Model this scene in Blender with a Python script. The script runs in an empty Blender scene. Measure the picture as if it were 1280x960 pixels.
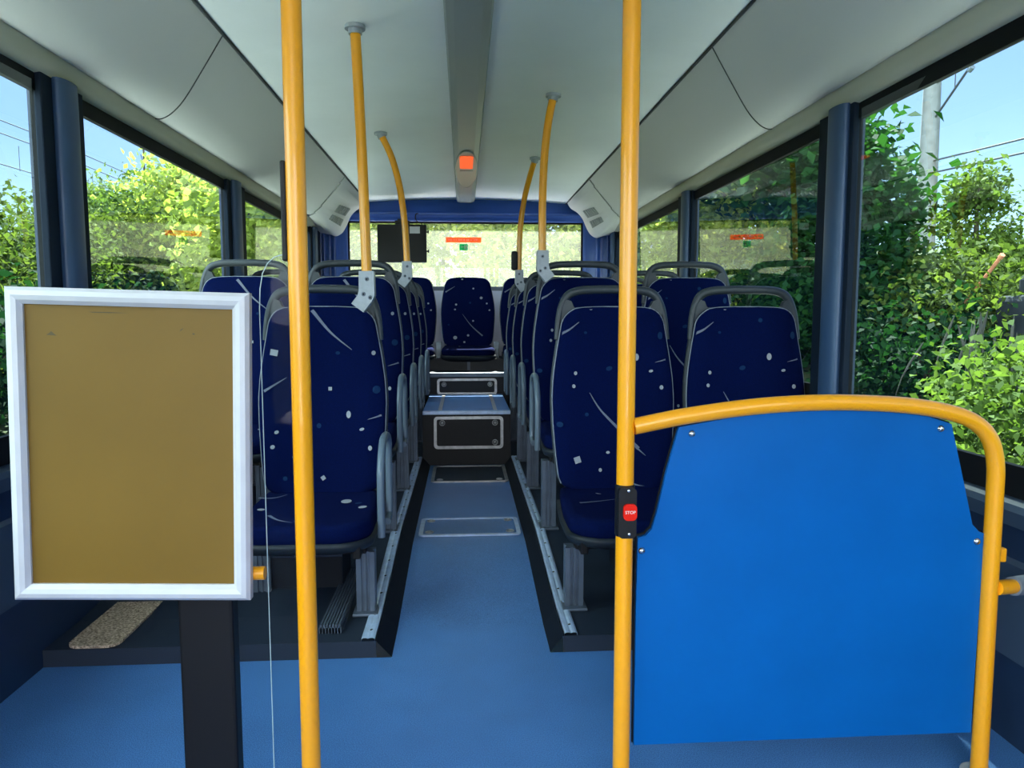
import bpy, math, random
import numpy as np
from mathutils import Vector, Matrix
PI = math.pi
scene = bpy.context.scene
COL = scene.collection
random.seed(4)

# ------------------------------------------------------------------ materials
def new_mat(name):
    m = bpy.data.materials.new(name); m.use_nodes = True
    return m, m.node_tree.nodes, m.node_tree.links

def pbr(name, col, rough=0.5, metal=0.0, var=0.0, scale=40.0, bump=0.0, bscale=200.0, coat=0.0, spec=0.5, sheen=0.0, col2=None):
    m, N, L = new_mat(name)
    b = N['Principled BSDF']
    b.inputs['Base Color'].default_value = (*col, 1)
    b.inputs['Roughness'].default_value = rough
    b.inputs['Metallic'].default_value = metal
    b.inputs['Coat Weight'].default_value = coat
    b.inputs['Specular IOR Level'].default_value = spec
    if sheen:
        b.inputs['Sheen Weight'].default_value = sheen
        b.inputs['Sheen Roughness'].default_value = 0.4
        b.inputs['Sheen Tint'].default_value = (0.2, 0.35, 1, 1)
    tc = N.new('ShaderNodeTexCoord')
    if var or col2:
        n = N.new('ShaderNodeTexNoise'); n.inputs['Scale'].default_value = scale; n.inputs['Detail'].default_value = 5
        L.new(tc.outputs['Object'], n.inputs['Vector'])
        r = N.new('ShaderNodeValToRGB')
        c2 = col2 or tuple(min(1, c * (1 + var)) for c in col)
        c1 = col if col2 else tuple(c * (1 - var) for c in col)
        r.color_ramp.elements[0].color = (*c1, 1); r.color_ramp.elements[0].position = 0.32
        r.color_ramp.elements[1].color = (*c2, 1); r.color_ramp.elements[1].position = 0.68
        L.new(n.outputs['Fac'], r.inputs['Fac']); L.new(r.outputs['Color'], b.inputs['Base Color'])
    if bump:
        n2 = N.new('ShaderNodeTexNoise'); n2.inputs['Scale'].default_value = bscale; n2.inputs['Detail'].default_value = 3
        L.new(tc.outputs['Object'], n2.inputs['Vector'])
        bp = N.new('ShaderNodeBump'); bp.inputs['Strength'].default_value = bump; bp.inputs['Distance'].default_value = 0.002
        L.new(n2.outputs['Fac'], bp.inputs['Height']); L.new(bp.outputs['Normal'], b.inputs['Normal'])
    return m

def glass_mat(name, tint, dust=0.0, dustcol=(0.8, 0.9, 0.85), refl=1.7):
    m, N, L = new_mat(name)
    for n in list(N):
        if n.type == 'BSDF_PRINCIPLED': N.remove(n)
    out = [n for n in N if n.type == 'OUTPUT_MATERIAL'][0]
    t = N.new('ShaderNodeBsdfTransparent'); t.inputs['Color'].default_value = (*tint, 1)
    g = N.new('ShaderNodeBsdfGlossy'); g.inputs['Roughness'].default_value = 0.0
    f = N.new('ShaderNodeFresnel'); f.inputs['IOR'].default_value = 1.5
    mx = N.new('ShaderNodeMixShader')
    geo = N.new('ShaderNodeNewGeometry')
    # only the outward surface of the thin pane reflects, so that the inner side of a face is never read as total reflection
    k = N.new('ShaderNodeMath'); k.operation = 'SUBTRACT'; k.inputs[0].default_value = 1.0
    L.new(geo.outputs['Backfacing'], k.inputs[1])
    k2 = N.new('ShaderNodeMath'); k2.operation = 'MULTIPLY'
    L.new(k.outputs[0], k2.inputs[0]); L.new(f.outputs[0], k2.inputs[1])
    k3 = N.new('ShaderNodeMath'); k3.operation = 'MULTIPLY'; k3.inputs[1].default_value = refl; k3.use_clamp = True
    L.new(k2.outputs[0], k3.inputs[0])
    L.new(k3.outputs[0], mx.inputs[0])
    if dust:
        d = N.new('ShaderNodeBsdfTranslucent'); d.inputs['Color'].default_value = (*dustcol, 1)
        tc = N.new('ShaderNodeTexCoord'); n = N.new('ShaderNodeTexNoise'); n.inputs['Scale'].default_value = 3; n.inputs['Detail'].default_value = 6
        L.new(tc.outputs['Object'], n.inputs['Vector'])
        mr = N.new('ShaderNodeMapRange'); mr.inputs['To Min'].default_value = dust * 0.6; mr.inputs['To Max'].default_value = dust * 1.4
        L.new(n.outputs['Fac'], mr.inputs['Value'])
        m2 = N.new('ShaderNodeMixShader')
        L.new(mr.outputs[0], m2.inputs[0]); L.new(t.outputs[0], m2.inputs[1]); L.new(d.outputs[0], m2.inputs[2])
        L.new(m2.outputs[0], mx.inputs[1])
    else:
        L.new(t.outputs[0], mx.inputs[1])
    L.new(g.outputs[0], mx.inputs[2]); L.new(mx.outputs[0], out.inputs['Surface'])
    return m

def leaf_mat(name, c1, c2, trans=0.4, tcol=None):
    m, N, L = new_mat(name)
    b = N['Principled BSDF']; out = [n for n in N if n.type == 'OUTPUT_MATERIAL'][0]
    b.inputs['Roughness'].default_value = 0.7; b.inputs['Specular IOR Level'].default_value = 0.08
    geo = N.new('ShaderNodeNewGeometry')
    r = N.new('ShaderNodeValToRGB'); r.color_ramp.elements[0].color = (*c1, 1); r.color_ramp.elements[1].color = (*c2, 1)
    L.new(geo.outputs['Random Per Island'], r.inputs['Fac']); L.new(r.outputs['Color'], b.inputs['Base Color'])
    t = N.new('ShaderNodeBsdfTranslucent')
    hs = N.new('ShaderNodeMix'); hs.data_type = 'RGBA'; hs.blend_type = 'MULTIPLY'; hs.inputs[0].default_value = 1.0
    hs.inputs[7].default_value = (*(tcol or (1.5, 1.5, 0.75)), 1)
    L.new(r.outputs['Color'], hs.inputs[6]); L.new(hs.outputs[2], t.inputs['Color'])
    mx = N.new('ShaderNodeMixShader'); mx.inputs[0].default_value = trans
    L.new(b.outputs[0], mx.inputs[1]); L.new(t.outputs[0], mx.inputs[2]); L.new(mx.outputs[0], out.inputs['Surface'])
    return m

M = {}
M['fabric'] = pbr('navy_moquette', (0.0010, 0.0050, 0.046), 0.95, var=0.18, scale=260, bump=0.5, bscale=900, spec=0.06)
M['mark'] = pbr('pale_woven_mark', (0.34, 0.36, 0.41), 0.9, spec=0.1)
M['streak'] = pbr('grey_woven_streak', (0.16, 0.18, 0.25), 0.9, spec=0.1)
M['bluemark'] = pbr('blue_woven_mark', (0.003, 0.025, 0.090), 0.9, spec=0.2)
M['piping'] = pbr('grey_piping', (0.19, 0.22, 0.28), 0.6)
M['plastic'] = pbr('slate_grey_plastic', (0.030, 0.040, 0.052), 0.45, bump=0.3, bscale=700)
M['pan'] = pbr('dark_slate_seat_pan', (0.014, 0.020, 0.030), 0.5, spec=0.3)
M['alu'] = pbr('painted_aluminium', (0.10, 0.13, 0.18), 0.38, 0.35, var=0.12, scale=18)
M['trimalu'] = pbr('floor_edge_aluminium', (0.46, 0.60, 0.84), 0.35, 0.30, var=0.15, scale=25, bump=0.2, bscale=300)
M['hatchalu'] = pbr('worn_hatch_aluminium', (0.45, 0.45, 0.46), 0.4, 0.7, var=0.2, scale=30)
M['handle'] = pbr('blue_grey_rail', (0.12, 0.165, 0.22), 0.35, 0.1)
M['black'] = pbr('black_plastic', (0.006, 0.006, 0.008), 0.5, spec=0.25)
M['rubber'] = pbr('black_rubber', (0.006, 0.007, 0.009), 0.7, spec=0.2)
M['yellow'] = pbr('yellow_powder_coat', (0.88, 0.36, 0.004), 0.32, bump=0.12, bscale=60, coat=0.3)
M['panel'] = pbr('blue_laminate', (0.0015, 0.100, 0.37), 0.36, spec=0.14, var=0.05, scale=6, bump=0.08, bscale=900)
M['chrome'] = pbr('steel_bolt', (0.5, 0.52, 0.55), 0.22, 1.0)
M['bracket'] = pbr('light_grey_casting', (0.34, 0.38, 0.43), 0.45, 0.1, var=0.08, scale=60)
M['white_metal'] = pbr('white_frame_profile', (0.58, 0.575, 0.63), 0.4, 0.05, var=0.04, scale=20)
M['gold'] = pbr('tan_gold_sheet', (0.175, 0.098, 0.016), 0.45, var=0.06, scale=4, spec=0.25)
M['stain'] = pbr('dark_stain', (0.08, 0.06, 0.03), 0.8)
M['ceiling'] = pbr('white_ceiling_laminate', (0.89, 0.925, 0.97), 0.45, var=0.03, scale=3)
M['cove'] = pbr('grey_cove_plastic', (0.60, 0.60, 0.60), 0.5, bump=0.15, bscale=500)
M['strip'] = pbr('cream_window_strip', (0.62, 0.61, 0.50), 0.5)
M['seam'] = pbr('dark_seam', (0.04, 0.045, 0.05), 0.7)
M['vent'] = pbr('vent_grey', (0.22, 0.24, 0.24), 0.6)
M['rearblue'] = pbr('blue_rear_moulding', (0.040, 0.105, 0.40), 0.26, var=0.05, scale=5)
M['rearpale'] = pbr('sky_tinted_panel', (0.78, 0.82, 1.0), 0.5, var=0.05, scale=8)  # light grey panel, sky reflection put into its lavender base colour
M['greytrim'] = pbr('mid_grey_trim', (0.16, 0.19, 0.24), 0.5)
M['pillar'] = pbr('slate_blue_pillar', (0.040, 0.085, 0.18), 0.42)
M['pillardark'] = pbr('dark_pillar_trim', (0.010, 0.018, 0.034), 0.6, spec=0.1)
M['wall'] = pbr('navy_wall_panel', (0.012, 0.030, 0.075), 0.5, var=0.1, scale=10, bump=0.2, bscale=400)
M['sill'] = pbr('slate_sill', (0.050, 0.080, 0.13), 0.4)
M['podium'] = pbr('dark_podium_floor', (0.008, 0.018, 0.038), 0.6, var=0.3, scale=500, bump=0.4, bscale=700)
M['riser'] = pbr('black_riser', (0.005, 0.006, 0.010), 0.6, var=0.2, scale=300)
M['kick'] = pbr('dark_kick_plate', (0.004, 0.007, 0.014), 0.6, spec=0.25)
M['bench'] = pbr('charcoal_bench_base', (0.045, 0.047, 0.052), 0.6, var=0.2, scale=12)
M['screenblack'] = pbr('black_steel_case', (0.008, 0.008, 0.011), 0.6)
M['label'] = pbr('white_label', (0.72, 0.72, 0.80), 0.6)
M['red'] = pbr('red_button', (0.70, 0.012, 0.004), 0.5, spec=0.15)
M['whiteprint'] = pbr('white_print', (0.8, 0.75, 0.72), 0.6)
M['vinylprint'] = None
def vinyl(name, col):
    m, N, L = new_mat(name); b = N['Principled BSDF']; out = [n for n in N if n.type == 'OUTPUT_MATERIAL'][0]
    b.inputs['Base Color'].default_value = (*col, 1); b.inputs['Roughness'].default_value = .5
    t = N.new('ShaderNodeBsdfTranslucent'); t.inputs['Color'].default_value = (*col, 1)
    mx = N.new('ShaderNodeMixShader'); mx.inputs[0].default_value = .5
    L.new(b.outputs[0], mx.inputs[1]); L.new(t.outputs[0], mx.inputs[2]); L.new(mx.outputs[0], out.inputs['Surface'])
    return m
M['orange'] = vinyl('orange_sticker', (0.98, 0.26, 0.10))
M['vinylprint'] = vinyl('white_vinyl_print', (0.85, 0.8, 0.75))
M['green'] = vinyl('green_sticker', (0.02, 0.45, 0.22))
M['orangelens'] = pbr('orange_lamp_cover', (0.98, 0.17, 0.05), 0.7, spec=0.05)
M['lens'] = pbr('grey_green_lens', (0.30, 0.34, 0.33), 0.3, spec=0.3)
M['orangelens'].node_tree.nodes['Principled BSDF'].inputs['Emission Color'].default_value = (1.0, 0.13, 0.035, 1)
M['orangelens'].node_tree.nodes['Principled BSDF'].inputs['Emission Strength'].default_value = 0.42
M['lampbody'] = pbr('grey_lamp_housing', (0.33, 0.36, 0.38), 0.35, 0.1)
M['mat'] = pbr('brown_speckled_patch', (0.12, 0.075, 0.045), 0.9, scale=150, col2=(0.75, 0.60, 0.44))
M['glass'] = glass_mat('side_glass', (0.82, 0.94, 0.92))
M['glassrear'] = glass_mat('dusty_rear_glass', (0.93, 0.97, 0.95), dust=0.055, dustcol=(0.85, 0.95, 0.80), refl=0.8)
M['clear'] = glass_mat('clear_partition_glass', (0.96, 0.98, 0.985), refl=0.22)
M['glassedge'] = pbr('pale_glass_edge', (0.45, 0.55, 0.58), 0.3)
M['bark'] = pbr('brown_bark', (0.16, 0.095, 0.045), 0.9, var=0.4, scale=20, bump=1.0, bscale=40)
M['barkdark'] = pbr('dark_bark', (0.045, 0.034, 0.022), 0.9, var=0.4, scale=20)
M['ground'] = pbr('verge_ground', (0.016, 0.034, 0.008), 0.95, scale=3, col2=(0.05, 0.06, 0.022))
M['pave'] = pbr('bounce_pavement', (0.66, 0.65, 0.63), 0.9, var=0.12, scale=2)  # kept pale to throw sunlight up onto the bus ceiling
M['concrete'] = pbr('grey_concrete', (0.17, 0.175, 0.185), 0.8, var=0.15, scale=6)
M['darkwall'] = pbr('dark_concrete', (0.028, 0.032, 0.040), 0.95, spec=0.1, var=0.3, scale=3)
M['steel'] = pbr('catenary_steel', (0.05, 0.055, 0.065), 0.7)
M['pinkpipe'] = pbr('faded_orange_pipe', (0.60, 0.22, 0.13), 0.6, var=0.2, scale=6)
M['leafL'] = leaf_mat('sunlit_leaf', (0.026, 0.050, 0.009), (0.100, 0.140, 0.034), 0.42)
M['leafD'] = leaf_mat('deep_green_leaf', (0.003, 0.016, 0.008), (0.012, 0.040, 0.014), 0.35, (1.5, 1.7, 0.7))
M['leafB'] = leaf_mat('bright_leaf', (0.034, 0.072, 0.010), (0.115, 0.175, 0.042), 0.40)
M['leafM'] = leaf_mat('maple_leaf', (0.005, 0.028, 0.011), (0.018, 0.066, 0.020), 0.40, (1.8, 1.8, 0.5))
M['leafP'] = leaf_mat('overexposed_leaf', (0.15, 0.22, 0.04), (0.42, 0.48, 0.14), 0.50)  # leaf colour lightened to stand for the overexposed view to the rear
M['drygrass'] = leaf_mat('dry_grass', (0.05, 0.05, 0.05), (0.11, 0.11, 0.10), 0.3, (1.2, 1.1, 0.8))

# aisle floor: speckled blue rubber
def speckled_floor():
    m, N, L = new_mat('speckled_blue_rubber'); b = N['Principled BSDF']
    tc = N.new('ShaderNodeTexCoord')
    n = N.new('ShaderNodeTexNoise'); n.inputs['Scale'].default_value = 420; n.inputs['Detail'].default_value = 2
    n2 = N.new('ShaderNodeTexNoise'); n2.inputs['Scale'].default_value = 7; n2.inputs['Detail'].default_value = 6
    L.new(tc.outputs['Object'], n.inputs['Vector']); L.new(tc.outputs['Object'], n2.inputs['Vector'])
    r = N.new('ShaderNodeValToRGB')
    r.color_ramp.elements[0].color = (0.030, 0.120, 0.340, 1); r.color_ramp.elements[0].position = 0.35
    r.color_ramp.elements[1].color = (0.110, 0.300, 0.690, 1); r.color_ramp.elements[1].position = 0.70
    L.new(n.outputs['Fac'], r.inputs['Fac'])
    r2 = N.new('ShaderNodeValToRGB'); r2.color_ramp.elements[0].color = (0.8, 0.8, 0.8, 1); r2.color_ramp.elements[1].color = (1.1, 1.1, 1.1, 1)
    L.new(n2.outputs['Fac'], r2.inputs['Fac'])
    mx = N.new('ShaderNodeMix'); mx.data_type = 'RGBA'; mx.blend_type = 'MULTIPLY'; mx.inputs[0].default_value = 1
    L.new(r.outputs['Color'], mx.inputs[6]); L.new(r2.outputs['Color'], mx.inputs[7]); L.new(mx.outputs[2], b.inputs['Base Color'])
    b.inputs['Roughness'].default_value = 0.40
    bp = N.new('ShaderNodeBump'); bp.inputs['Strength'].default_value = 0.5; bp.inputs['Distance'].default_value = 0.002
    L.new(n.outputs['Fac'], bp.inputs['Height']); L.new(bp.outputs['Normal'], b.inputs['Normal'])
    return m
M['floor'] = speckled_floor()

# ------------------------------------------------------------------ mesh builder
class MB:
    def __init__(s): s.v = []; s.f = []; s.m = []; s.sm = []
    def add(s, vs, fs, mi=0, smooth=False):
        b = len(s.v); s.v += [tuple(v) for v in vs]
        for f in fs: s.f.append(tuple(b + i for i in f)); s.m.append(mi); s.sm.append(smooth)
        return s
    def box(s, x0, x1, y0, y1, z0, z1, mi=0, bev=0.0, mat=None):
        if bev <= 0:
            vs = [(x0, y0, z0), (x1, y0, z0), (x1, y1, z0), (x0, y1, z0), (x0, y0, z1), (x1, y0, z1), (x1, y1, z1), (x0, y1, z1)]
            fs = [(0, 3, 2, 1), (4, 5, 6, 7), (0, 1, 5, 4), (1, 2, 6, 5), (2, 3, 7, 6), (3, 0, 4, 7)]
            if mat is not None: vs = [tuple(mat @ Vector(v)) for v in vs]
            return s.add(vs, fs, mi)
        import bmesh
        bm = bmesh.new(); bmesh.ops.create_cube(bm, size=1.0)
        for v in bm.verts: v.co = Vector(((x0 + x1) / 2 + v.co.x * (x1 - x0), (y0 + y1) / 2 + v.co.y * (y1 - y0), (z0 + z1) / 2 + v.co.z * (z1 - z0)))
        bmesh.ops.bevel(bm, geom=list(bm.edges), offset=bev, segments=2, affect='EDGES', profile=0.5)
        bm.verts.index_update()
        vs = [v.co.copy() for v in bm.verts]
        if mat is not None: vs = [mat @ v for v in vs]
        s.add(vs, [tuple(v.index for v in f.verts) for f in bm.faces], mi, False); bm.free()
        return s
    def tube(s, pts, r, n=12, closed=False, mi=0, caps=True, squash=None):
        P = [Vector(p) for p in pts]; N = len(P)
        R = r if isinstance(r, (list, tuple)) else [r] * N
        T = []
        for i in range(N):
            a = P[(i - 1) % N] if (closed or i > 0) else P[i]; b = P[(i + 1) % N] if (closed or i < N - 1) else P[i]
            T.append((b - a).normalized())
        u = T[0].orthogonal().normalized()
        if abs(T[0].z) < 0.9: u = (Vector((0, 0, 1)) - T[0] * T[0].z).normalized()
        rings = []
        for i in range(N):
            u = (u - T[i] * u.dot(T[i])).normalized(); w = T[i].cross(u)
            rings.append([P[i] + (u * math.cos(2 * PI * k / n) + w * math.sin(2 * PI * k / n)) * R[i] for k in range(n)])
        vs = [v for rg in rings for v in rg]; fs = []
        for i in range(N if closed else N - 1):
            a = i * n; b = ((i + 1) % N) * n
            for k in range(n): fs.append((a + k, a + (k + 1) % n, b + (k + 1) % n, b + k))
        s.add(vs, fs, mi, True)
        if caps and not closed:
            s.add(rings[0], [tuple(range(n - 1, -1, -1))], mi); s.add(rings[-1], [tuple(range(n))], mi)
        return s
    def prism(s, poly, axis, a, b, mi=0, smooth=False):
        """poly: 2-D outline; axis 0/1/2 is the extrusion axis (outline takes the two others in order)."""
        def p3(p, t): return (t, p[0], p[1]) if axis == 0 else (p[0], t, p[1]) if axis == 1 else (p[0], p[1], t)
        n = len(poly)
        s.add([p3(p, a) for p in poly] + [p3(p, b) for p in poly], [(i, (i + 1) % n, n + (i + 1) % n, n + i) for i in range(n)], mi, smooth)
        s.add([p3(p, a) for p in poly], [tuple(range(n - 1, -1, -1))], mi); s.add([p3(p, b) for p in poly], [tuple(range(n))], mi)
        return s
    def sheet(s, poly, axis, a, b, mi=0, smooth=True):
        """open profile extruded along an axis (no caps)"""
        def p3(p, t): return (t, p[0], p[1]) if axis == 0 else (p[0], t, p[1]) if axis == 1 else (p[0], p[1], t)
        n = len(poly)
        return s.add([p3(p, a) for p in poly] + [p3(p, b) for p in poly], [(i, i + 1, n + i + 1, n + i) for i in range(n - 1)], mi, smooth)
    def grid(s, nu, nv, fn, mi=0, smooth=True):
        vs = [fn(i / nu, j / nv) for j in range(nv + 1) for i in range(nu + 1)]
        fs = [(j * (nu + 1) + i, j * (nu + 1) + i + 1, (j + 1) * (nu + 1) + i + 1, (j + 1) * (nu + 1) + i) for j in range(nv) for i in range(nu)]
        return s.add(vs, fs, mi, smooth)
    def disc_dome(s, c, axis, r, h, n=14, mi=0):
        """low dome (bolt head) at c, pointing along axis"""
        a = Vector(axis).normalized(); u = a.orthogonal().normalized(); w = a.cross(u); c = Vector(c)
        rings = []
        for q in range(4):
            t = q / 3 * PI / 2 * 0.95
            rr = r * math.cos(t); hh = h * math.sin(t)
            rings += [c + a * hh + (u * math.cos(2 * PI * k / n) + w * math.sin(2 * PI * k / n)) * rr for k in range(n)]
        fs = [(q * n + k, q * n + (k + 1) % n, (q + 1) * n + (k + 1) % n, (q + 1) * n + k) for q in range(3) for k in range(n)]
        fs.append(tuple(3 * n + k for k in range(n)))
        return s.add(rings, fs, mi, True)
    def mesh(s, name, mats, fix=True):
        me = bpy.data.meshes.new(name); me.from_pydata(s.v, [], s.f)
        for m in (mats if isinstance(mats, (list, tuple)) else [mats]): me.materials.append(m)
        me.polygons.foreach_set('material_index', s.m); me.polygons.foreach_set('use_smooth', s.sm)
        me.update()
        if fix:
            import bmesh
            bm = bmesh.new(); bm.from_mesh(me); bmesh.ops.recalc_face_normals(bm, faces=bm.faces); bm.to_mesh(me); bm.free()
        return me
    def build(s, name, mats, parent=None, loc=None, fix=True):
        return link(name, s.mesh(name, mats, fix), parent, loc)

def link(name, data, parent=None, loc=None):
    o = bpy.data.objects.new(name, data); COL.objects.link(o)
    if parent is not None: o.parent = parent
    if loc is not None: o.location = loc
    return o
def tag(o, label, cat, group=None):
    o['label'] = label; o['category'] = cat
    if group: o['group'] = group
    return o
def thing(name, label, cat, loc=(0, 0, 0), group=None):
    return tag(link(name, None, None, loc), label, cat, group)
def struct(o, label=None):
    o['kind'] = 'structure'
    if label: o['label'] = label
    return o

def smooth_path(pts, sub=8, closed=False):
    P = [Vector(p) for p in pts]; N = len(P); out = []
    for i in range(N if closed else N - 1):
        g = lambda k: P[k % N] if closed else P[max(0, min(N - 1, k))]
        p0, p1, p2, p3 = g(i - 1), g(i), g(i + 1), g(i + 2)
        for q in range(sub):
            t = q / sub
            out.append(0.5 * ((2 * p1) + (p2 - p0) * t + (2 * p0 - 5 * p1 + 4 * p2 - p3) * t * t + (3 * p1 - p0 - 3 * p2 + p3) * t ** 3))
    if not closed: out.append(P[-1])
    return out
def rrect(w, h, r, n=5):
    """rounded rectangle outline centred at 0"""
    o = []
    for cx, cy, a0 in ((w / 2 - r, h / 2 - r, 0), (-w / 2 + r, h / 2 - r, 90), (-w / 2 + r, -h / 2 + r, 180), (w / 2 - r, -h / 2 + r, 270)):
        for k in range(n + 1):
            a = math.radians(a0 + 90 * k / n); o.append((cx + r * math.cos(a), cy + r * math.sin(a)))
    return o

# ------------------------------------------------------------------ dimensions of the bus
XL, XR = -1.20, 1.27            # inner faces of the side walls
YF, YB = -1.70, 6.35            # front and rear inner faces
WT = 1.65                       # window head
def podium_z(y): return 0.05 + max(0, min(1, (y - 2.3) / 0.7)) * 0.055
AX0, AX1 = -0.262, 0.288        # aisle channel
FX0, FX1 = -0.217, 0.250        # blue aisle sheet
YS = 4.60                       # first step
SZ = 0.398                      # first tread
Y2, SZ2 = 5.62, 0.556           # second riser, rear platform
PF = 2.10                       # front end of the podiums

# ------------------------------------------------------------------ floor
b = MB()
def aisle_z(y): return 0.0 if y < 2.2 else podium_z(y) - 0.05
ys = [PF, 2.3, 2.5, 2.75, 3.0, 3.3, 3.8, 4.3, YS]
b.sheet([(y, aisle_z(y)) for y in ys], 0, FX0, FX1)
b.add([(XL, YF, 0), (XR, YF, 0), (XR, PF, 0), (XL, PF, 0)], [(0, 1, 2, 3)])
b.add([(AX0, YS, SZ - 0.004), (AX1, YS, SZ - 0.004), (AX1, Y2, SZ - 0.004), (AX0, Y2, SZ - 0.004)], [(0, 1, 2, 3)])
fl = struct(b.build('floor', M['floor'], fix=False), 'speckled blue rubber aisle floor')

b = MB()
for x0, x1 in ((XL, AX0), (AX1, XR)):
    b.sheet([(PF, 0.0), (PF, podium_z(PF))] + [(y, podium_z(y)) for y in (2.3, 2.5, 2.75, 3.0, 4.0, Y2 + .03)], 0, x0, x1, smooth=False)
    xi, xf = (x1, FX0) if x1 == AX0 else (x0, FX1)
    for i in range(len(ys) - 1):
        b.add([(xf, ys[i], aisle_z(ys[i])), (xf, ys[i + 1], aisle_z(ys[i + 1])), (xi, ys[i + 1], podium_z(ys[i + 1])), (xi, ys[i], podium_z(ys[i]))], [(0, 1, 2, 3)], 1)
b.build('podium', [M['podium'], M['kick']], fl)
b = MB(); b.add([(XL, Y2, SZ2), (XR, Y2, SZ2), (XR, YB, SZ2), (XL, YB, SZ2)], [(0, 1, 2, 3)])
b.add([(XL, Y2, 0.1), (XR, Y2, 0.1), (XR, Y2, SZ2), (XL, Y2, SZ2)], [(0, 1, 2, 3)], 1)
b.build('rear_platform', [M['podium'], M['riser']], fl)
b = MB(); b.add([(AX0, YS, 0.0), (AX1, YS, 0.0), (AX1, YS, SZ - .004), (AX0, YS, SZ - .004)], [(0, 1, 2, 3)])
for x in (AX0, AX1): b.add([(x, YS, 0.1), (x, Y2, 0.1), (x, Y2, SZ - .004), (x, YS, SZ - .004)], [(0, 1, 2, 3)])
b.build('step_riser', M['riser'], fl)
# step nosings
b = MB(); b.box(AX0, AX1, YS - 0.012, YS + 0.03, SZ - 0.022, SZ + 0.001, bev=0.003)
struct(b.build('trim_1', M['trimalu']), 'metal nosing along the edge of the first step')
b = MB(); b.box(AX0 - 0.02, AX1 + 0.02, Y2 - 0.014, Y2 + 0.04, SZ2 - 0.030, SZ2 + 0.003, bev=0.003)
struct(b.build('trim_2', M['alu']), 'metal nosing along the edge of the rear platform')

# podium edge strips with screws
def edge_strip(n, x0, x1, label):
    b = MB(); yy = [PF, 2.3, 2.5, 2.75, 3.0, 4.0, YS - 0.015]
    prof = [(x0, 0.0), (x0, 0.007), (x0 + 0.006, 0.010), ((x0 + x1) / 2 - .006, 0.010), ((x0 + x1) / 2, .008), ((x0 + x1) / 2 + .006, 0.010), (x1 - 0.006, 0.010), (x1, 0.007), (x1, 0.0)]
    for i in range(len(yy) - 1):
        ya, yb = yy[i], yy[i + 1]
        vs = [(p[0], ya, podium_z(ya) + p[1]) for p in prof] + [(p[0], yb, podium_z(yb) + p[1]) for p in prof]
        k = len(prof)
        b.add(vs, [(j, j + 1, k + j + 1, k + j) for j in range(k - 1)])
    xo = x0 if abs(x0) < abs(x1) else x1
    for i in range(len(yy) - 1):
        ya, yb = yy[i], yy[i + 1]
        b.add([(xo, ya, podium_z(ya) - 0.02), (xo, yb, podium_z(yb) - 0.02), (xo, yb, podium_z(yb) + .008), (xo, ya, podium_z(ya) + .008)], [(0, 1, 2, 3)])
    o = struct(b.build(n, M['trimalu'], fix=False), label)
    s = MB(); y = PF + 0.06
    while y < YS - .05:
        s.disc_dome(((x0 + x1) / 2 + .004, y, podium_z(y) + 0.008), (0, 0, 1), 0.0055, 0.003, 8); y += 0.135
    s.build('screw', M['black'], o)
    return o
edge_strip('trim_3', -0.305, -0.266, "metal edge strip of the platform on the gold board's side")
edge_strip('trim_4', 0.292, 0.331, "metal edge strip of the platform on the blue screen's side")
# ridged strip on the podium beside the front seat
b = MB()
for k in range(7): b.box(-0.435 + k * 0.009, -0.435 + k * 0.009 + 0.006, 2.16, 2.72, 0.02, podium_z(2.5) + 0.012)
b.box(-0.438, -0.372, 2.16, 2.72, 0.02, podium_z(2.45) + .006)
struct(b.build('trim_5', M['alu']), 'ridged metal strip on the platform under the frontmost seat')

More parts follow.
